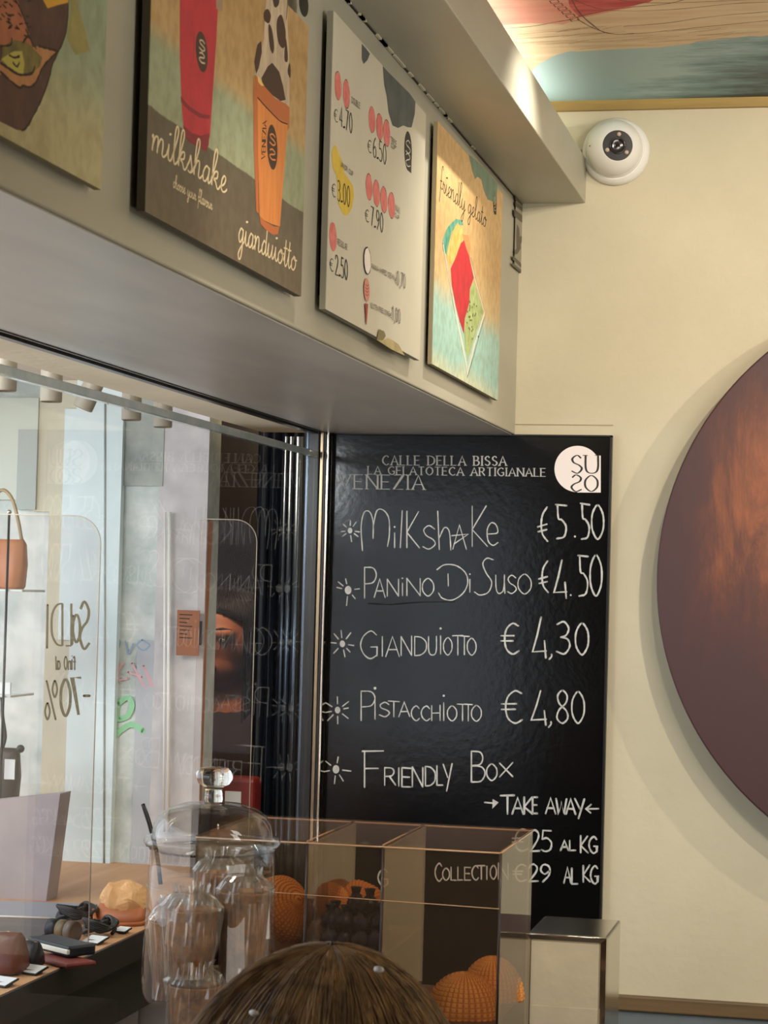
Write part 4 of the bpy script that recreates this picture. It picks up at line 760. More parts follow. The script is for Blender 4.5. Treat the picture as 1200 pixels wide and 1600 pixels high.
# dark sweets, individually
M_sweet = mat('dark blue foil', C(58, 74, 118), .28, C(22, 26, 44), scale=60, bump=.6, bscale=60)
spots = []
for k in range(16):
    gx = -.577-.0205*(k % 4)+random.uniform(-.002, .002); gz = 1.1150+.0215*(k//8); gy = -1.455+.030*((k//4) % 2)+random.uniform(-.003, .003)+.004*(k//8)
    spots.append((gx, gy, gz))
spots += [(-.588, -1.45, 1.158), (-.608, -1.44, 1.158)]
first = None
pos = ('front row of lower layer', 'back row of lower layer', 'front row of upper layer', 'back row of upper layer')
for k, p in enumerate(spots):
    if first is None:
        b = MB()
        def dsp(i, a): return .0016*math.sin(7*a+i*1.7)+.0007*math.sin(13*a)
        b.lathe([(0.0002, -.0075), (.004, -.0072), (.0066, -.004), (.0072, 0), (.0064, .0042), (.003, .007), (.0015, .0085), (.0035, .0125), (.005, .014)], (0, 0, 0), M_sweet, 20, disp=lambda i, a: dsp(i, a) if 0 < i < 8 else 0)
        first = b.build('wrapped_sweet', None, 'x', 'sweet', 'dark wrapped sweets in the acrylic case'); o = first
    else:
        o = first.copy(); COL.objects.link(o)
    o.location = p; o.rotation_euler = (0, 0, random.uniform(0, 6)); o.scale = (1.5, 1.5, 1.45)
    cn_ = ('first', 'second', 'third', 'fourth'); o['label'] = ('dark blue wrapped sweet, %s from the right, %s' % (cn_[k % 4], pos[k//4])) if k < 16 else 'dark blue wrapped sweet on top of the heap in the case, %s one' % ('right' if k == 16 else 'left')
# ------------------------------------------------------------------ glass jar
J = Vector((-.742, -1.622, 0))
t = thing('glass_jar', (J.x, J.y, ZK), 'clear glass jar with domed knobbed lid, full of wrapped wafer cups, on the counter', 'jar')
b = MB(); b.lathe([(0, ZK+.003), (.070, ZK+.003), (.079, ZK+.006), (.082, ZK+.02), (.081, 1.04), (.079, 1.10), (.0765, 1.15), (.0755, 1.185), (.0745, 1.215), (.073, 1.236), (.0745, 1.2395)], J, M_jar, 72)
b.lathe([(.0745, 1.2395), (.0715, 1.2385), (.071, 1.215)], J, M_jar, 72)
b.tube([J+Vector((.0756*math.cos(a), .0756*math.sin(a), 1.196)) for a in np.linspace(0, 2*math.pi, 60)], .0006, M_jar, 5); b.build('body', t)
b = MB(); b.lathe([(.068, 1.236), (.0715, 1.2405), (.0785, 1.2425), (.0808, 1.2475), (.0785, 1.2525), (.0715, 1.2545), (.0712, 1.259), (.0695, 1.268), (.064, 1.2775), (.053, 1.2855), (.036, 1.2915), (.018, 1.2935), (.011, 1.2945)], J, M_jar, 72)
b.lathe([(.070, 1.2505), (.0685, 1.262), (.062, 1.2745), (.050, 1.2825), (.030, 1.2885), (0.001, 1.2905)], J, M_jar, 72)
lid = b.build('lid', t, 'domed clear glass lid')
M_solid = bpy.data.materials.new('solid glass'); M_solid.use_nodes = True; q_ = M_solid.node_tree.nodes['Principled BSDF']; q_.inputs['Transmission Weight'].default_value = 1; q_.inputs['Roughness'].default_value = .02; q_.inputs['IOR'].default_value = 1.5; q_.inputs['Base Color'].default_value = (.97, .94, .9, 1)
b = MB(); b.lathe([(0.0001, 1.2945), (.0115, 1.2945), (.0105, 1.300), (.0100, 1.308), (.0125, 1.3125), (.0185, 1.3155), (.0222, 1.3215), (.0215, 1.3285), (.0165, 1.3335), (.008, 1.3355), (0.0001, 1.336)], J, M_solid, 48); b.build('knob', lid)
M_amber = mat('wafer cup amber', C(166, 112, 58), .55, C(112, 72, 38), scale=60, bump=.4, bscale=160)
lab = {0: 'amber wafer cup at the middle of the glass jar with pale rim', 1: 'amber wafer cup on the right inside the glass jar', 2: 'dark amber wafer cup low on the left inside the glass jar', 3: 'wafer cup behind the others at the top of the jar', 4: 'wafer cup at the bottom centre of the glass jar', 5: 'wafer cup at the bottom right of the glass jar'}
for k, (dx, dy, zb, zh, r0, r1) in enumerate(((-.012, -.036, 1.095, 1.172, .024, .031), (.040, .004, 1.085, 1.190, .024, .029), (-.046, .004, 1.06, 1.150, .020, .026), (.0, .040, 1.10, 1.205, .022, .029), (-.005, -.036, .985, 1.085, .024, .030), (.040, .02, .985, 1.078, .020, .028))):
    b = MB(); cen = (J.x+dx, J.y+dy, 0)
    b.lathe([(.0005, zb), (r0, zb), (r0+(r1-r0)*.5, (zb+zh)/2), (r1, zh-.002), (r1+.0012, zh), (r1-.0008, zh+.0006), (r1-.003, zh-.006), (r0-.002, zb+.004), (.0005, zb+.003)], cen, M_amber, 36)
    tt = thing('wafer_cup', (cen[0], cen[1], zb), lab[k], 'wafer', 'wafer cups in the glass jar'); b.build('cup', tt)
    b = MB()
    sd = k*3.1
    b.lathe([(r0*.6, zb-.001), (r0+.002, zb), (r0+.003, zb+.02), (r1*.98+.002, (zb+zh)/2), (r1+.003, zh-.01), (r1+.004, zh+.004), (r1*.9, zh+.014), (r1*.62, zh+.02), (r1*.7, zh+.03)], cen, M_film, 60, smooth=False,
            disp=lambda i, a: .0050*noise.noise(Vector((3*math.cos(a)*2+sd, 3*math.sin(a)*2, i*1.9+sd)))+.0012*math.sin(17*a+i)+.0016*random.uniform(-1, 1))
    b.build('cellophane_wrap', tt)

# ------------------------------------------------------------------ napkin dispenser
xa, xb = (843-VPX)/F*2.9, (969-VPX)/F*2.9; ya, yb_ = -1.2, -1.03; zt = 1.0955
t = thing('napkin_dispenser', ((xa+xb)/2, -1.1, ZK), 'chrome napkin dispenser with pale front card, right of the acrylic case', 'napkin dispenser')
b = MB(); b.rbox((xa, ya+.006, ZK), (xb, yb_, zt), M_chrome, .003); b.build('body', t)
b = MB(); q = .0065
for A_, B_, C_, D_ in (((xa, zt), (xb, zt), (xb-q, zt-q*1.5), (xa+q, zt-q*1.5)), ((xa, ZK), (xa, zt), (xa+q, zt-q*1.5), (xa+q, ZK)), ((xb, zt), (xb, ZK), (xb-q*1.6, ZK), (xb-q*1.6, zt-q*1.5))):
    b.prism([(A_[0], ya-.003, A_[1]), (B_[0], ya-.003, B_[1]), (C_[0], ya+.004, C_[1]), (D_[0], ya+.004, D_[1])], (0, .009, 0), M_chrome)
b.tube([(xa, ya-.003, zt), (xb, ya-.003, zt)], .0012, M_chrome, 6); b.build('bevelled_frame', t)
b = MB(); b.box((xa+q, ya+.002, ZK), (xb-q*1.6, ya+.006, zt-q*1.4), mat('napkin card', C(200, 190, 166), .75, C(188, 178, 154), scale=10, bump=.3, bscale=30))
b.box((xa+q, ya+.0012, ZK), (xb-q*1.6, ya+.002, 1.001), MATS['napkin card']); b.build('napkin_stack', t)

# ------------------------------------------------------------------ behind the glass: display window and daylit street
M_plw = mat('peeling white wall', C(218, 222, 218), .8, C(172, 182, 178), scale=12, bump=.8, bscale=22, detail=8)
M_pil = mat('pilaster blue white', C(216, 228, 228), .7, C(202, 216, 218), scale=8, bump=.3, bscale=30)
M_ston = mat('weathered stone', C(176, 180, 172), .8, C(136, 142, 138), scale=11, bump=.6, bscale=26, detail=8)
M_pnk = mat('pinkish plaster', C(210, 205, 204), .8, C(182, 178, 178), scale=10, bump=.5, bscale=26)
M_crm = mat('cream render', C(206, 200, 176), .8, C(190, 184, 164), scale=8, bump=.5, bscale=20)
M_lgrn = mat('pale sage panel', C(190, 196, 184), .7)
YW = -.20
def X_at(px, Y=YW): return at(px, 950, 'Y', Y).x
b = MB(); xr = at(309, 950, 'Y', YW).x
b.box((-3.2, YW, 0), (xr, YW+.12, 3.0), M_plw); wst = b.build('wall_street', kind='structure')
def slab(name, p0, p1, dep, m, Y=YW):
    a = at(p0[0], p0[1], 'Y', Y); c = at(p1[0], p1[1], 'Y', Y); b = MB(); b.box((a.x, Y-dep, a.z), (c.x, Y, c.z), m); b.build(name, wst)
slab('pilaster', (128, 560), (176, 1384), .02, M_pil)
slab('stone_block', (176, 560), (256, 760), .008, M_ston)
slab('plaster_field', (256, 560), (308.5, 1386), .006, M_pnk)
slab('render_strip', (88, 560), (126, 1386), .012, M_crm)
slab('drain_strip', (107, 640), (124, 1000), .018, M_pil)
slab('stone_block', (60, 620), (88, 800), .010, M_crm)
slab('sage_panel', (-60, 622), (60, 782), .015, M_lgrn)
slab('sage_panel', (34, 672), (60, 797), .017, mat('grey sage', C(160, 168, 164), .7))  # greyer strip over the sage panel
slab('plaster_field', (216, 1000), (240, 1384), .004, mat('grey plaster', C(186, 189, 192), .8, C(174, 177, 182), scale=12, bump=.5, bscale=20))
b = MB()
for x in (164.5, 258, 265): 
    a = at(x, 800 if x > 200 else 620, 'Y', YW-.02); c = at(x-2, 1300 if x > 200 else 1386, 'Y', YW-.02); b.tube([a, c], .0022 if x != 265 else .0035, M_white if x > 200 else M_ston, 6)
b.build('cable', wst)
a = at(165, 1378, 'Y', YW-.02); c = at(222, 1388, 'Y', YW-.02); b = MB(); b.rbox((a.x, YW-.03, c.z), (c.x, YW, a.z), M_dark, .002); b.build('baseboard_street', kind='structure')
ink = Ink('Y', YW, -1); gg = mat('graffiti green', C(150, 206, 162), .8); gb = mat('graffiti blue', C(140, 166, 190), .8); g3 = mat('graffiti pink', C(218, 170, 174), .8)
ink.c = YW-.004
for L_ in ([(172, 1092), (168, 1120), (166, 1152)], [(184, 1096), (180, 1126), (178, 1150)], [(184, 1100), (198, 1090), (206, 1100), (200, 1118), (186, 1124)], [(178, 1152), (190, 1140), (206, 1132), (224, 1142)]): ink.line(L_, .0105, gg, smooth=True, rough=.1)
for L_ in ([(172, 1004), (180, 1022), (188, 1004), (182, 1000), (176, 1014)], [(196, 1002), (200, 1022), (208, 1006)], [(222, 1000), (214, 1008), (224, 1016), (234, 1008), (222, 1000)]): ink.line(L_, .003, gb, smooth=True)
for L_ in ([(172, 1040), (192, 1036), (174, 1066), (200, 1060)], [(206, 1036), (226, 1074), (238, 1072), (224, 1040)], [(184, 1038), (186, 1066)], [(200, 1050), (222, 1058)]): ink.line(L_, .004, g3)
ink.build('graffiti', wst)
# display ceiling, recess behind the corner
M_disp = mat('display ceiling beige', C(186, 174, 158), .7)
b = MB(); b.box((-1.75, -3.3, 1.93), (XG-.12, YW, 1.97), M_disp); b.box((-1.75, -3.3, 1.86), (-1.70, YW, 1.93), M_disp); b.build('ceiling_display', kind='structure')
M_brn = mat('dark brown door', C(40, 28, 26), .35, C(26, 18, 20), scale=9, stretch=(3, 1, .3))
b = MB(); b.box((-2.4, .95, 0), (XG+.1, 1.0, 2.6), M_brn); b.box((XG+.0, .12, 0), (XG+.1, .95, 2.6), M_brn); b.box((-2.4, YW+.12, 2.3), (XG+.1, 1.0, 2.4), M_brn); b.box((-2.45, YW+.12, 0), (-2.4, 1.0, 2.4), M_brn)
b.build('wall_recess', kind='structure')
# pleated dark curtain of vertical folds next to the corner
M_cur = mat('dark blue curtain', C(20, 24, 36), .5, C(48, 58, 76), scale=26, stretch=(3, 1, .12), detail=5)
b = MB(); n = 60; xa_, xb2 = at(397, 900, 'Y', .08).x, XG-.002; vs = []; 
for j in range(2):
    for i in range(n): vs.append((xa_+(xb2-xa_)*i/(n-1), .085+.012*math.sin(i*.75)+.004*math.sin(i*2.1), .3+j*1.75))
b.add(vs, [(i, i+1, n+i+1, n+i) for i in range(n-1)], M_cur, True)
b.prism([(xa_, .10, .3), (xb2, .10, .3), (xb2, .10, 2.05), (xa_, .10, 2.05)], (0, .004, 0), M_cur)
b.build('curtain', None, 'dark blue curtain hanging in narrow folds beside the metal corner post', 'curtain')
t = thing('steel_post', (XG-.045, .03, .9), 'blue grey steel tube standing behind the glass next to the corner', 'post')
for px, rr in ((462, .0085), (450, .006), (441, .004)):
    xx = at(px, 950, 'Y', .035).x; b = MB(); b.tube([(xx, .035, .9), (xx, .035, 1.845)], rr, M_steel, 16); b.build('tube', t)
a = at(304, 812, 'Y', YW-.01); c = at(322, 1000, 'Y', YW-.01)
b = MB(); b.prism([at(303, 806, 'Y', YW+.02), at(326, 812, 'Y', YW+.02), at(316, 1000, 'Y', YW+.02), at(306, 1290, 'Y', YW+.02), at(297, 1290, 'Y', YW+.02)], (0, .03, 0), wood('orange wood', C(196, 120, 48), C(160, 90, 34), 2)); b.build('door_1', kind='structure')
# pinned paper notice on the wall edge
a = at(277, 953, 'Y', YW-.03); c = at(310, 1025, 'Y', YW-.03); t = thing('paper_notice', (a.x, YW-.03, c.z), 'small brown paper notice hung on the edge of the white street wall', 'notice')
b = MB(); b.box((a.x, YW-.030, c.z), (c.x, YW-.0275, a.z), mat('brown paper', C(150, 96, 66), .7)); b.box((a.x+.002, YW-.0275, c.z+.02), (c.x-.002, YW-.006, a.z-.02), M_dark); b.build('card', t)
ink = Ink('Y', YW-.030, -1)
for k in range(7): ink.line([(281, 960+k*6), (300-(k % 3)*4, 961+k*6)], .002, outl)
ink.build('printed_lines', t)
# small cylinder spotlights under the display ceiling
M_cyl = mat('grey spotlight housing', C(150, 140, 124), .55)
cyl = None
for k, (px, py, tilt) in enumerate(((10, 532, 0), (82, 553, 0), (158, 574, 24), (207, 589, 0), (256, 603, 0))):
    p = at(px, py, 'X', -1.215)
    if cyl is None:
        cyl = thing('cylinder_spotlight', (0, 0, 0), 'x', 'spotlight', 'small cylinder spotlights under the display ceiling')
        b = MB(); b.lathe([(.0005, -.006), (.0162, -.006), (.0168, -.008), (.0168, -.072), (.0155, -.074), (.0145, -.066), (.0005, -.064)], (0, 0, 0), M_cyl, 32); b.build('housing', cyl)
        b = MB(); b.tube([(0, 0, .04), (0, 0, -.006)], .0022, M_cyl, 8); b.build('stem', cyl)
        b = MB(); b.lathe([(.0005, -.0665), (.0142, -.0675)], (0, 0, 0), mat('lens glass', C(220, 220, 210), .2), 24); b.build('lamp_lens', cyl); o = cyl; src = list(cyl.children)
    else:
        o = cyl.copy(); COL.objects.link(o)
        for ch in src: d_ = ch.copy(); COL.objects.link(d_); d_.parent = o
    z = p.z; o.location = (p.x, p.y, z); o.rotation_euler = (0, R(tilt), 0)
    o['label'] = ('grey cylinder spotlight at the left picture edge under the display ceiling', 'second grey cylinder spotlight from the left, hanging upright', 'tilted grey cylinder spotlight, the middle one of five', 'fourth grey cylinder spotlight, just right of the tilted one', 'grey cylinder spotlight nearest the dark recess, last of the row')[k]
b = MB(); b.box((-1.222, -1.9, 1.921), (-1.208, -.3, 1.931), M_cyl); b.build('light_track', None, 'thin grey track carrying the cylinder spotlights', 'track')
# acrylic leaves
def leaf(name, y, px_r, py_t, xl, label):
    a = at(px_r, py_t+20, 'Y', y); zt_ = at(px_r-30, py_t, 'Y', y).z; xr_ = min(a.x, XG-.008); rr = .04
    out = [(xl, y, ZSH+.001), (xr_, y, ZSH+.001)]+[(xr_-rr+rr*math.cos(q), y, zt_-rr+rr*math.sin(q)) for q in np.linspace(0, math.pi/2, 9)]+[(xl, y, zt_)]
    t = thing(name, (xr_, y, ZSH), label, 'partition'); b = MB(); b.prism(out, (0, .004, 0), M_acry); b.build('sheet', t)
    b = MB(); b.tube([(p[0], p[1]-.001, p[2]) for p in out[1:]], .0008, mat('acrylic rim', C(190, 176, 156), .3), 6); b.build('rim', t)
    return t
lf = leaf('acrylic_partition', -1.1, 158, 806, -1.62, 'clear rounded partition with mirrored sale lettering in the window display')
leaf('acrylic_partition', -.36, 402, 812, -1.16, 'clear rounded partition near the dark recess, without lettering')
ink = Ink('Y', -1.1, -1); gold = mat('olive gold vinyl', C(104, 92, 60), .5)
ink.glyph('S', (140, 1014), (125, 1014), (0, -74), (0, -74), .006, gold, CAP, nib=(.0042, .003)); ink.glyph('o', (125, 1004), (114, 1004), (0, -44), (0, -44), .0035, gold, CAP, nib=(.0042, .002))
ink.line([(114, 962), (113, 1006)], .0035, gold)
for x, ch in ((111.5, 'L'), (97.5, 'D')): ink.glyph(ch, (x, 1009), (x-(9 if ch == 'L' else 17), 1009), (0, -66), (0, -66), .0035, gold, CAP, nib=(.0036, .0024))
ink.line([(74.5, 945), (73.5, 1012)], .0034, gold)
ink.text('fino al', (118, 1046), (87, 1046), (0, -20), .0022, gold, CAP, gap=.2)
ink.glyph('-', (140, 1104), (131, 1104), (0, -40), (0, -40), .004, gold, CAP); ink.glyph('7', (127, 1117), (113, 1117), (0, -58), (0, -58), .004, gold, CAP, nib=(.0042, .0034)); ink.glyph('0', (110, 1119), (95, 1119), (0, -58), (0, -58), .004, gold, CAP, nib=(.0046, .0026)); ink.glyph('%', (90, 1124), (70, 1124), (0, -60), (0, -60), .003, gold, CAP)
ink.build('sale_lettering', lf)
# display shelf
M_sw = wood('shelf wood', C(206, 160, 116), C(184, 136, 94), 1, scale=24)
b = MB(); b.box((-2.0, -3.2, ZSH-.036), (XG-.022, YW-.001, ZSH), M_sw)
sh = b.build('display_shelf', None, 'long wooden window display shelf with dark front edge behind the glass', 'shelf')
b = MB(); b.box((XG-.0225, -3.2, ZSH-.040), (XG-.018, YW-.001, ZSH-.0008), mat('dark shelf edge', C(44, 36, 34), .5)); b.build('front_edge', sh)
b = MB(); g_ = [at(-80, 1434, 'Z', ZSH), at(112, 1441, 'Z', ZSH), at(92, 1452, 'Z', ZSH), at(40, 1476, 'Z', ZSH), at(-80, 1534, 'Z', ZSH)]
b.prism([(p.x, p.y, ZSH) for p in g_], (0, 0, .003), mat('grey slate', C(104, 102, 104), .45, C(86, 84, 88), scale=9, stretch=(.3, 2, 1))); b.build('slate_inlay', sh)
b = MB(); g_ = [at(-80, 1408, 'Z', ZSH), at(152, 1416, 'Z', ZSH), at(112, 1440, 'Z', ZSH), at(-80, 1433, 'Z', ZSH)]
b.prism([(p.x, p.y, ZSH) for p in g_], (0, 0, .004), mat('blue grey band', C(150, 156, 168), .5)); b.tube([(g_[3].x, g_[3].y, ZSH+.004), (g_[2].x, g_[2].y, ZSH+.004)], .0018, M_white, 6); b.build('pale_band', sh)  # thin blue grey band with a white line along its front edge
Yp = at(40, 1406, 'Z', ZSH).y; p0, p1, p2, p3 = at(-60, 1406, 'Y', Yp), at(72, 1406, 'Y', Yp), at(94, 1240, 'Y', Yp), at(-60, 1256, 'Y', Yp)
b = MB(); b.prism([(p0.x, Yp, ZSH), (p1.x, Yp, ZSH), (p2.x, Yp, p2.z), (p3.x, Yp, p3.z)], (0, .05, 0), mat('pinkish grey fabric', C(176, 168, 170), .8, C(160, 154, 160), scale=10, bump=.5, bscale=14))
b.build('display_plinth', None, 'pinkish grey plinth flaring upwards, standing at the back of the display shelf', 'plinth')
b = MB(); b.box((-2.0, -3.2, 0), (XG-.13, YW-.03, ZSH-.04), mat('dark base', C(30, 28, 32), .6)); b.build('display_cabinet', None, 'dark cabinet under the wooden display shelf behind the glass', 'cabinet')
# leather goods
def on(px, py): return at(px, py, 'Z', ZSH)
def basis(px, py): return on(px, py)
M_br = mat('brown leather', C(108, 52, 38), .45, C(84, 38, 28), scale=18, bump=.2); M_nv = mat('navy leather', C(28, 32, 42), .45, C(18, 20, 28), scale=18, bump=.2)
M_bk = mat('black leather', C(22, 20, 20), .4); M_tn = mat('tan leather', C(178, 106, 62), .5, C(150, 84, 46), scale=18); M_cr = mat('crimson leather', C(112, 50, 44), .5)
def wedge_bag(name, p, wx, wy, h, m, label, lean=.0):
    t = thing(name, (p.x, p.y, ZSH), label, 'bag'); b = MB(); n = 20; vs = []
    for j, (zz, kx, ky) in enumerate(((0, .9, .92), (.12, 1, 1), (.5, .98, .8), (.85, .86, .45), (1, .7, .16))):
        for i in range(n):
            a = 2*math.pi*i/n; cx_, sx_ = math.cos(a), math.sin(a)
            sq = lambda v: math.copysign(abs(v)**.55, v)
            vs.append((p.x+wx/2*kx*sq(cx_)+lean*zz, p.y+wy/2*ky*sq(sx_), ZSH+.002+h*zz+.003*noise.noise(Vector((i*.7, j, p.x*30)))))
    fs = [(j*n+i, j*n+(i+1) % n, (j+1)*n+(i+1) % n, (j+1)*n+i) for j in range(4) for i in range(n)]+[tuple(range(n))[::-1], tuple(range(4*n, 5*n))]
    b.add(vs, fs, m, True); b.build('body', t)
    b = MB(); b.tube([(p.x-wx*.34+lean, p.y, ZSH+h*.985), (p.x, p.y, ZSH+h*1.03), (p.x+wx*.34+lean, p.y, ZSH+h*.985)], .0022, M_bronze, 8); b.build('clasp', t); return t
wedge_bag('leather_pouch', on(12, 1520), .05, .06, .052, M_br, 'reddish brown leather pouch at the left end of the display shelf')
wedge_bag('leather_pouch', on(45, 1512), .036, .05, .034, M_nv, 'small navy leather pouch beside the reddish brown pouch')
# flat wallets
def wallet(px, py, ang, ln, wd, hh, m, label, z=0.0, zip_=False):
    p = on(px, py); t = thing('wallet', (p.x, p.y, ZSH+z), label, 'wallet'); Mx = Matrix.Translation((p.x, p.y, ZSH+z)) @ Matrix.Rotation(ang, 4, 'Z')
    b = MB(); b.rbox((-ln/2, -wd/2, .001), (ln/2, wd/2, hh), m, min(.003, hh*.4), Mx); b.build('body', t)
    if zip_: b = MB(); b.rbox((-ln/2, -wd/2-.003, hh*.32), (ln/2, -wd/2+.002, hh*.72), mat('pale lining', C(222, 220, 204), .5), .001, Mx); b.build('pale_lining', t, 'pale cream lining along the open edge')
    return t
wallet(100, 1506, -.62, .085, .05, .008, M_cr, 'flat crimson leather wallet under the long dark wallet')
wallet(95, 1497, -.62, .105, .045, .016, M_nv, 'long dark wallet open on its pale lining, lying on the crimson one', z=.009, zip_=True)
# rolled belt
p = on(100, 1472); t = thing('rolled_belts', (p.x, p.y, ZSH), 'rolled leather belts lying on their side, dark end and olive middle', 'belt')
for k, (m_, x_a, x_b) in enumerate(((M_nv, -.026, -.008), (mat('olive leather', C(108, 90, 56), .5), -.008, .008), (mat('taupe leather', C(96, 80, 68), .5), .008, .022))):
    b = MB(); Mx = Matrix.Rotation(-.35, 4, 'Z'); ax = Mx @ Vector((1, 0, 0)); cz = ZSH+.0168
    q0 = Vector((p.x, p.y, cz))+ax*x_a; q1 = Vector((p.x, p.y, cz))+ax*x_b
    b.tube([q0, q0+ax*.001, q1-ax*.001, q1], [.013, .0155, .0155, .013], m_, 28); b.build('roll', t)
# strap bundle
for nm, (px, py), lb, rr in (('strap_bundle', (122, 1440), 'tangle of black leather straps behind the rolled belts', .034), ('strap_bundle', (158, 1462), 'tangle of dark grey leather straps right of the rolled belts', .028)):
    p = on(px, py); b = MB()
    for k in range(9):
        pts = []
        for i in range(14):
            a = i*.5+k*1.3; pts.append((p.x+rr*math.cos(a)*(.6+.4*math.sin(k+i*.3)), p.y+rr*.8*math.sin(a), ZSH+.004+.012*abs(math.sin(i*.45+k))+.0012*k))
        b.tube(spline(pts, 3), .0032, M_bk, 6)
    b.build(nm, None, lb, 'straps')
# tan bag with paper stuffing
p = on(192, 1440); t = wedge_bag('handbag', p, .085, .07, .030, M_tn, 'tan leather handbag stuffed with crumpled paper, far end of the shelf')
b = MB(); b.ball((p.x, p.y+.005, ZSH+.032), (.040, .032, .030), mat('crumpled paper', C(226, 178, 124), .8, C(206, 156, 104), scale=30, bump=1, bscale=40), 26, 16)
b.v = [(v[0]+.006*noise.noise(Vector(v)*60), v[1]+.006*noise.noise(Vector(v)*55+Vector((3, 1, 2))), v[2]+.010*noise.noise(Vector(v)*50)) for v in b.v]; b.smooth = [False]*len(b.smooth); b.build('crumpled_paper', t)
b = MB(); b.tube(spline([(p.x-.038, p.y-.03, ZSH+.02), (p.x-.02, p.y-.055, ZSH+.004), (p.x+.02, p.y-.05, ZSH+.004), (p.x+.045, p.y-.02, ZSH+.006), (p.x+.05, p.y+.02, ZSH+.03)], 5), .003, M_tn, 8); b.build('strap', t)
# price tags
for k, ((px, py), lb) in enumerate((((5, 1540), 'nearest the left picture edge'), ((52, 1521), 'in front of the small navy pouch'), ((149, 1474), 'in front of the rolled belts'), ((192, 1458), 'in front of the tan handbag, the smallest'))):
    p = on(px, py); sz = .016 if k < 3 else .011
    Mx = Matrix.Translation((p.x, p.y, ZSH)) @ Matrix.Rotation(-.3, 4, 'Z') @ Matrix.Rotation(R(14), 4, 'X')
    t = thing('price_tag', (p.x, p.y, ZSH), 'white price tag '+lb, 'price tag', 'price tags on the display shelf')
    b = MB(); b.rbox((-sz, -sz*.9, .004), (sz, sz*.9, .0062), M_dark, .0006, Mx); b.box((p.x-sz*.6, p.y-sz*.4, ZSH), (p.x+sz*.6, p.y+sz*.6, ZSH+.006), M_dark); b.build('stand', t)
    b = MB(); b.rbox((-sz*.9, -sz*.8, .0064), (sz*.9, sz*.8, .0070), mat('white card', C(226, 230, 232), .6), .0002, Mx); b.build('card', t)
# black umbrella handle shape leaning at the wall end
b = MB(); b.tube(spline([at(223, 1256, 'Y', -.45), at(232, 1282, 'Y', -.45), at(240, 1312, 'Y', -.45), at(246, 1340, 'Y', -.45), at(252, 1392, 'Y', -.45)], 4), [.0035]*2+[.004]*14+[.003], M_bk, 8)
o = b.build('leather_strap', None, 'black leather strap leaning on the wall end behind the glass jar', 'strap')
# red leather bag with white card in the recess
p = at(345, 1288, 'Y', -.08); t = thing('red_bag', (p.x, -.08, ZSH), 'dark red leather bag with a white card at the foot of the recess', 'bag')
a = at(300, 1212, 'Y', -.08); c = at(392, 1400, 'Y', -.08)
b = MB(); b.rbox((a.x, -.08, ZSH-.02), (c.x, -.02, a.z), mat('red leather', C(128, 36, 30), .4, C(96, 26, 26), scale=14), .008); b.build('body', t)
a2 = at(352, 1236, 'Y', -.082); c2 = at(376, 1262, 'Y', -.082); b = MB(); b.box((a2.x, -.0835, c2.z), (c2.x, -.0802, a2.z), MATS['white card']); b.build('card', t)
b = MB(); b.box((-1.35, -.10, ZSH-.06), (XG-.13, .06, ZSH-.02), M_brn); b.box((-1.33, -.09, 0), (XG-.14, .05, ZSH-.06), M_brn); b.build('recess_stand', None, 'dark brown stand under the red bag in the recess', 'stand')
# hanging rail with handbags at the left edge
XR = -1.40
ra = at(14.5, 800, 'X', XR); rb_ = at(6, 1080, 'X', XR)
b = MB(); b.tube([(XR, ra.y, ZSH), (XR, ra.y, ra.z)], .0022, M_dark, 10); b.ball((XR, ra.y, ra.z), .004, M_chrome); b.build('metal_rod', None, 'thin dark metal rod standing on the shelf at the left edge', 'rod')
def gshelf(py, x0p, x1p, label):
    a = at(x0p, py, 'Y', ra.y+.03); c = at(x1p, py+2, 'Y', ra.y+.03)
    t = thing('glass_shelf', (c.x, ra.y, a.z), label, 'shelf'); b = MB(); b.rbox((a.x, ra.y+.004, a.z-.004), (c.x, ra.y+.11, a.z), mat('frosted shelf', C(214, 222, 222), .25), .001); b.build('plate', t); return a.z
z1_ = gshelf(917, -120, 44, 'pale shelf under the tan handbag at the left edge'); z2_ = gshelf(1252, -120, 42, 'pale shelf under the dark brown handbag at the left edge'); z3_ = gshelf(1080, -120, 26, 'pale shelf holding a white card above the brown handbag')
def tote(px0, px1, pyt, z, m, label, hy, hx):
    Y = ra.y+.045; a = at(px0, pyt, 'Y', Y); c = at(px1, pyt, 'Y', Y); t = thing('handbag', ((a.x+c.x)/2, Y, z), label, 'bag')
    b = MB(); n = 24; vs = []
    W = c.x-a.x; H = a.z-z; cx_ = (a.x+c.x)/2
    for j, (zz, kx, ky) in enumerate(((0, .86, 1), (.05, .93, 1.05), (.5, 1.0, .95), (.9, .97, .6), (1, .88, .4))):
        for i in range(n):
            q = 2*math.pi*i/n; sq = lambda v: math.copysign(abs(v)**.5, v); vs.append((cx_+W/2*kx*sq(math.cos(q)), Y+.022*ky*sq(math.sin(q)), z+.0005+H*zz))
    b.add(vs, [(j*n+i, j*n+(i+1) % n, (j+1)*n+(i+1) % n, (j+1)*n+i) for j in range(4) for i in range(n)]+[tuple(range(n))[::-1], tuple(range(4*n, 5*n))], m, True); b.build('body', t)
    h0 = [at(x, y, 'Y', Y) for x, y in hx]; b = MB(); b.tube(spline([tuple(q) for q in h0], 5), .0032, hy, 8); b.build('handle', t); return t
tote(-40, 42, 842, z1_, mat('light tan leather', C(186, 120, 78), .5, C(168, 104, 66), scale=16), 'light tan handbag with tall strap on the upper left shelf', mat('strap olive', C(150, 128, 96), .5), [(-18, 842), (-16, 790), (2, 766), (18, 778), (28, 812), (34, 844)])
tg = tote(-60, 32, 1166, z2_, mat('dark brown leather', C(66, 48, 40), .5, C(50, 36, 32), scale=16), 'dark brown handbag with swing tag on the lower left shelf', M_bk, [(-40, 1166), (-30, 1100), (0, 1086), (4, 1120), (8, 1150), (4, 1168)])
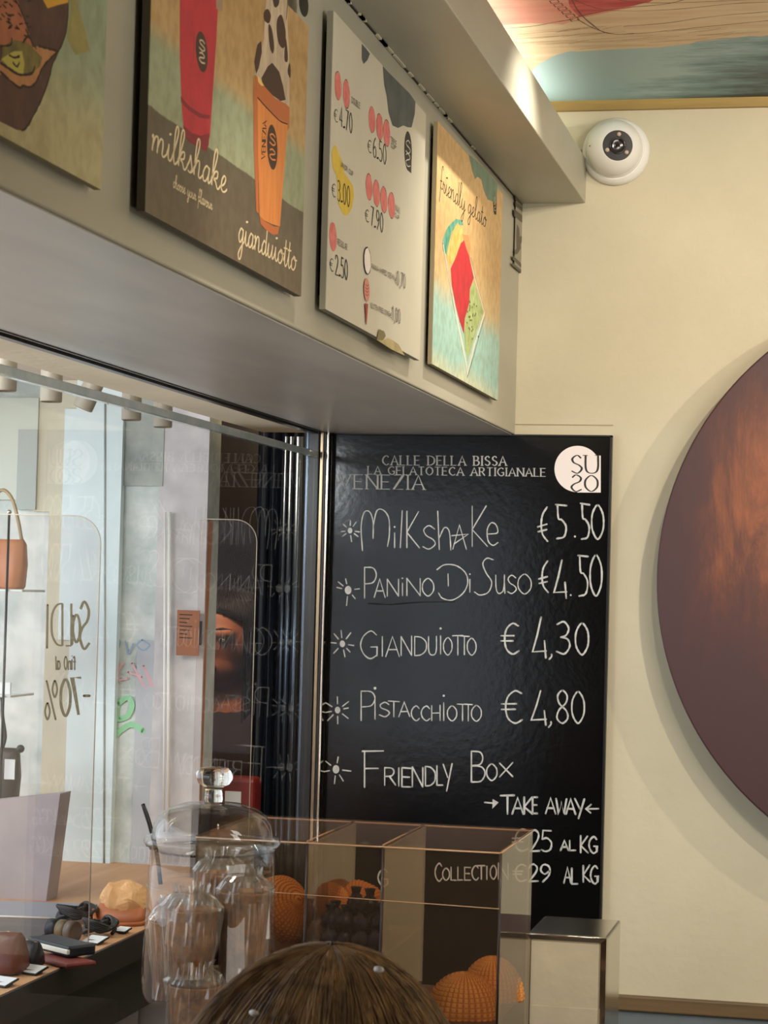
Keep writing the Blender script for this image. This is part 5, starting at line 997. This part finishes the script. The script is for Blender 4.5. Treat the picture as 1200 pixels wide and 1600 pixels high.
b = MB(); q0 = at(8, 1186, 'Y', ra.y+.018); q1 = at(23, 1218, 'Y', ra.y+.018); b.box((q0.x, ra.y+.016, q1.z), (q1.x, ra.y+.0175, q0.z), MATS['white card']); b.build('swing_tag', tg)
b = MB(); b.ball(at(32, 1170, 'Y', ra.y+.03), .007, M_bk); b.build('knob', tg)
q0 = at(-2, 1066, 'Y', ra.y+.03); q1 = at(16, 1079, 'Y', ra.y+.03); b = MB(); b.box((q0.x, ra.y+.03, z3_+.0003), (q1.x, ra.y+.034, q0.z), MATS['white card']); b.build('shelf_card', None, 'white card standing on the small shelf at the left edge', 'card')

# ------------------------------------------------------------------ people
M_skin = mat('skin', C(200, 146, 118), .55, C(190, 132, 106), scale=20); M_skin2 = mat('skin warm', C(186, 118, 88), .55)
def cone(b, p0, r0, p1, r1, m, n=14):
    p0, p1 = Vector(p0), Vector(p1); b.tube([p0, p0.lerp(p1, .5), p1], [r0, (r0+r1)/2, r1], m, n); b.ball(p0, r0*.995, m, n, 8); b.ball(p1, r1*.995, m, n, 8)
def person(name, x, y, H, face, label, skin, shirt, trous, hairm, raise_arm=False, hair_len=.12, strands=1500, crown=(0, 0), hr=1.0):
    """standing figure of height H; face = heading in radians (0 looks along +Y)"""
    t = thing(name, (x, y, 0), label, 'person'); k = H/1.7; Rz = Matrix.Rotation(face, 4, 'Z')
    W = lambda p: Vector((x, y, 0))+Rz @ (Vector(p)*k)
    hs = (.155/k*.5*1.02) if H < 1.4 else .078
    hc = Vector((0, .01, 1.70-.125*(hs/.078)))
    b = MB(); S = skin
    def cn(p0, r0, p1, r1, m=S, bb=None): cone(bb or b, W(p0), r0*k, W(p1), r1*k, m)
    # head: cranium, jaw, nose, brow, ears, neck
    b.ball(W(hc), (hs*k, hs*1.2*k, hs*1.38*k), S, 24, 16, Rz.to_3x3().to_4x4())
    b.ball(W(hc+Vector((0, hs*.35, -hs*.75))), (hs*.72*k, hs*.8*k, hs*.72*k), S, 20, 12, Rz)
    cn(hc+Vector((0, hs*1.14, 0)), .009, hc+Vector((0, hs*1.38, -hs*.42)), .014)
    for sx in (-1, 1):
        b.ball(W(hc+Vector((sx*hs*1.0, 0, -hs*.1))), (.008*k, .018*k, .03*k), S, 10, 8, Rz); cn(hc+Vector((sx*.05, hs*1.02, hs*.22)), .011, hc+Vector((sx*.015, hs*1.16, hs*.2)), .010)
    cn((0, -.01, 1.44), .055, hc+Vector((0, -.01, -.03)), .05)
    # torso and limbs
    cn((0, 0, 1.30), .115, (0, 0, 1.40), .07); cn((-.07, 0, 1.28), .10, (.07, 0, 1.28), .10); cn((-.06, 0, 1.05), .095, (.06, 0, 1.05), .095); cn((0, 0, 1.28), .12, (0, 0, 1.05), .11); cn((-.07, 0, .93), .10, (.07, 0, .93), .10)
    for sx in (-1, 1):
        cn((sx*.085, 0, .92), .088, (sx*.095, .01, .50), .055); cn((sx*.095, .01, .50), .055, (sx*.10, -.01, .09), .036); cn((sx*.10, -.02, .05), .04, (sx*.11, .13, .03), .03)
        if raise_arm and sx == 1: sh_, el_, wr, fd = (.17, 0, 1.36), (.24, .10, 1.13), (.08, .26, 1.36), Vector((-.25, .15, .9)).normalized()
        else: sh_, el_, wr, fd = (sx*.17, 0, 1.36), (sx*.22, -.02, 1.07), (sx*.23, .05, .83), Vector((0, .15, -1)).normalized()
        cn((sx*.10, 0, 1.36), .06, sh_, .055); cn(sh_, .052, el_, .038); cn(el_, .037, wr, .025)
        pw_ = Vector(wr); cn(pw_, .024, pw_+fd*.07, .030)
        side = fd.cross(Vector((0, 0, 1)) if abs(fd.z) < .9 else Vector((0, 1, 0))).normalized()
        if sx*side.y < 0 and not raise_arm: side = -side
        pal = fd.cross(side)
        for i, ln in enumerate((.065, .075, .07, .055)):
            q0 = pw_+fd*.08+side*(.026-.0175*i); q1 = q0+fd*ln*.55+pal*.004; q2 = q1+fd*ln*.45+pal*.016
            cn(q0, .0085, q1, .008); cn(q1, .008, q2, .0068)
        q0 = pw_+fd*.03+side*.028; q1 = q0+(fd*.6+side*.6)*.035; cn(q0, .011, q1, .0095); cn(q1, .0095, q1+fd*.028, .008)
    o = b.build('body', t); rm = o.modifiers.new('remesh', 'REMESH'); rm.mode = 'VOXEL'; rm.voxel_size = .0065*max(k, .8); rm.use_smooth_shade = True; sm2 = o.modifiers.new('smooth', 'SMOOTH'); sm2.factor = .5; sm2.iterations = 3
    # clothing over the body
    b = MB()
    def cc(p0, r0, p1, r1): cn(p0, r0, p1, r1, shirt, b)
    cc((-.075, 0, 1.28), .112, (.075, 0, 1.28), .112); cc((-.065, 0, 1.05), .108, (.065, 0, 1.05), .108); cc((0, 0, 1.28), .13, (0, 0, 1.05), .12); cc((-.07, 0, .92), .113, (.07, 0, .92), .113); cc((0, 0, 1.36), .085, (0, 0, 1.30), .11)
    for sx in (-1, 1):
        if raise_arm and sx == 1: sh_, el_, wr = (.17, 0, 1.36), (.24, .10, 1.13), (.09, .25, 1.34)
        else: sh_, el_, wr = (sx*.17, 0, 1.36), (sx*.22, -.02, 1.07), (sx*.228, .045, .86)
        cc((sx*.10, 0, 1.35), .072, sh_, .066); cc(sh_, .064, el_, .050); cc(el_, .050, wr, .036)
    o = b.build('jacket', t); rm = o.modifiers.new('remesh', 'REMESH'); rm.mode = 'VOXEL'; rm.voxel_size = .012; rm.use_smooth_shade = True
    b = MB()
    for sx in (-1, 1): cn((sx*.085, 0, .90), .102, (sx*.095, .01, .50), .070, trous, b); cn((sx*.095, .01, .50), .070, (sx*.10, -.005, .09), .055, trous, b)
    cn((-.07, 0, .93), .108, (.07, 0, .93), .108, trous, b)
    o = b.build('trousers', t); rm = o.modifiers.new('remesh', 'REMESH'); rm.mode = 'VOXEL'; rm.voxel_size = .014; rm.use_smooth_shade = True
    for sx in (-1, 1):
        b = MB(); b.ball(W((sx*.105, .05, .038)), (.05*k, .13*k, .038*k), M_bk, 20, 12, Rz); b.build('shoe', t)
        e = hc+Vector((sx*.031, hs*1.08, hs*.02)); b = MB(); b.ball(W(e), (.012*k, .007*k, .0045*k), mat('eye white', C(150, 140, 132), .3), 12, 8, Rz); b.ball(W(e+Vector((0, .005, 0))), (.0055*k, .003*k, .0052*k), outl, 10, 8, Rz); b.build('eye', t)
        b = MB(); b.tube([W(hc+Vector((sx*.017, hs*1.17, hs*.30))), W(hc+Vector((sx*.034, hs*1.13, hs*.36))), W(hc+Vector((sx*.052, hs*.98, hs*.30)))], .0035*k, hairm, 6); b.build('eyebrow', t)
    b = MB(); b.ball(W(hc+Vector((0, hs*1.14, -hs*.78))), (.022*k, .007*k, .007*k), mat('lips', C(168, 86, 76), .5), 14, 8, Rz); b.build('mouth', t)
    # hair: scalp shell and strands combed down from the crown
    b = MB(); sc = hs*hr*1.12; nu, nv = 36, 18; vs = []; shell = Vector((0, -.012, .012))
    zs = sc*1.28
    for j in range(nv+1):
        for i in range(nu):
            a = 2*math.pi*i/nu; front = max(0, math.sin(a)); lim = math.pi*(.60-.27*front**.7); th = lim*j/nv
            vs.append(W(hc+shell+Vector((sc*math.sin(th)*math.cos(a), sc*1.15*math.sin(th)*math.sin(a), zs*math.cos(th)))))
    b.add(vs, [(j*nu+i, (j+1)*nu+i, (j+1)*nu+(i+1) % nu, j*nu+(i+1) % nu) for j in range(nv) for i in range(nu)], hairm, True); hb = b.build('hair', t)
    b = MB(); V = []; Fc = []; NS = 16
    for q in range(strands):
        a = random.uniform(0, 2*math.pi); clump = noise.noise(Vector((a*5, 3.1, 0)))
        front = max(0, math.sin(a)); lim = math.pi*(.58-.25*front**.7); rr_ = 1.01+.035*random.random()+.02*clump; st = random.uniform(0.02, .5)**1.0*lim*.8 if random.random() < .6 else .03
        ph = random.uniform(0, 6); pts = []
        for i in range(NS):
            u_ = i/(NS-1); th = st+(lim-st)*min(1, u_*1.55); aa = a+.10*math.sin(u_*4+ph)+.25*clump*u_
            cx0 = crown[0]*(1-min(1, th/lim)); cy0 = crown[1]*(1-min(1, th/lim))
            p = Vector((sc*rr_*math.sin(th)*math.cos(aa)+cx0, sc*1.15*rr_*math.sin(th)*math.sin(aa)+cy0, zs*rr_*math.cos(th)))
            if u_*1.55 > 1 and front < .6: p.z -= hair_len*(u_*1.55-1)/.55; 
            pts.append(W(hc+shell+p))
        rad_ = .00055 if strands > 2000 else .0011
        up = (pts[1]-pts[0]).normalized(); o_ = len(V)
        for i, p in enumerate(pts):
            tt_ = (pts[min(i+1, NS-1)]-pts[max(i-1, 0)]).normalized(); s1 = tt_.cross(Vector((.3, .2, 1))).normalized(); s2 = tt_.cross(s1); r_ = rad_*(1-.6*i/NS)
            for c3 in range(3): an = c3*2.0944; V.append(tuple(p+(s1*math.cos(an)+s2*math.sin(an))*r_))
        for i in range(NS-1):
            for c3 in range(3): Fc.append((o_+i*3+c3, o_+i*3+(c3+1) % 3, o_+(i+1)*3+(c3+1) % 3, o_+(i+1)*3+c3))
    b.add(V, Fc, hairm, True); so = b.build('hair_strands', hb); so['kind'] = 'stuff'; so.matrix_parent_inverse = Matrix.Identity(4)
    return t, W, hc, sc
M_hair1 = mat('chestnut brown hair', C(156, 122, 82), .5, C(86, 62, 42), scale=60, stretch=(1, 1, .15), detail=3)
t, W, hc, sc = person('person', (505-VPX)/F*1.6, -2.5, 1.245, 0.0, 'brown haired child seen from behind, cut off at the crown in front of the counter', M_skin, mat('teal jacket', C(60, 78, 86), .8), mat('dark trousers', C(34, 36, 44), .8), M_hair1, strands=6500, hair_len=.10, crown=(.02, -.01), hr=1.32)
for px, py in ((397, 1583), (592, 1515)):
    b = MB(); p = at(px, py, 'Y', -2.60); b.ball(p, (.0038, .0025, .002), M_white, 10, 6); b.tube([p+Vector((-.003, 0, .001)), p+Vector((0, -.001, .002)), p+Vector((.003, 0, .001))], .0008, M_white, 6); b.build('lint', t)
M_hair2 = mat('black brown hair', C(30, 22, 20), .4, C(50, 38, 32), scale=50, stretch=(1, 1, .15))
person('person', (346-VPX)/F*4.55, .45, 1.545, math.pi*.93, 'long haired person in dark jacket behind the glass in the recess, arm raised', M_skin2, mat('dark plum jacket', C(52, 36, 40), .8), MATS['dark trousers'], M_hair2, raise_arm=True, strands=1500, hair_len=.24)
light('recess_fill', 'AREA', (-1.40, .0, 2.2), (-1.35, .45, 1.4), 9, (1, .74, .5), .15)  # added fill that makes the person in the recess visible
light('street_wall_fill', 'AREA', (-1.62, -1.5, 1.9), (-1.7, -.2, 1.35), 16, (.93, .98, 1), .5, .3)  # added fill standing in for street daylight on the white wall
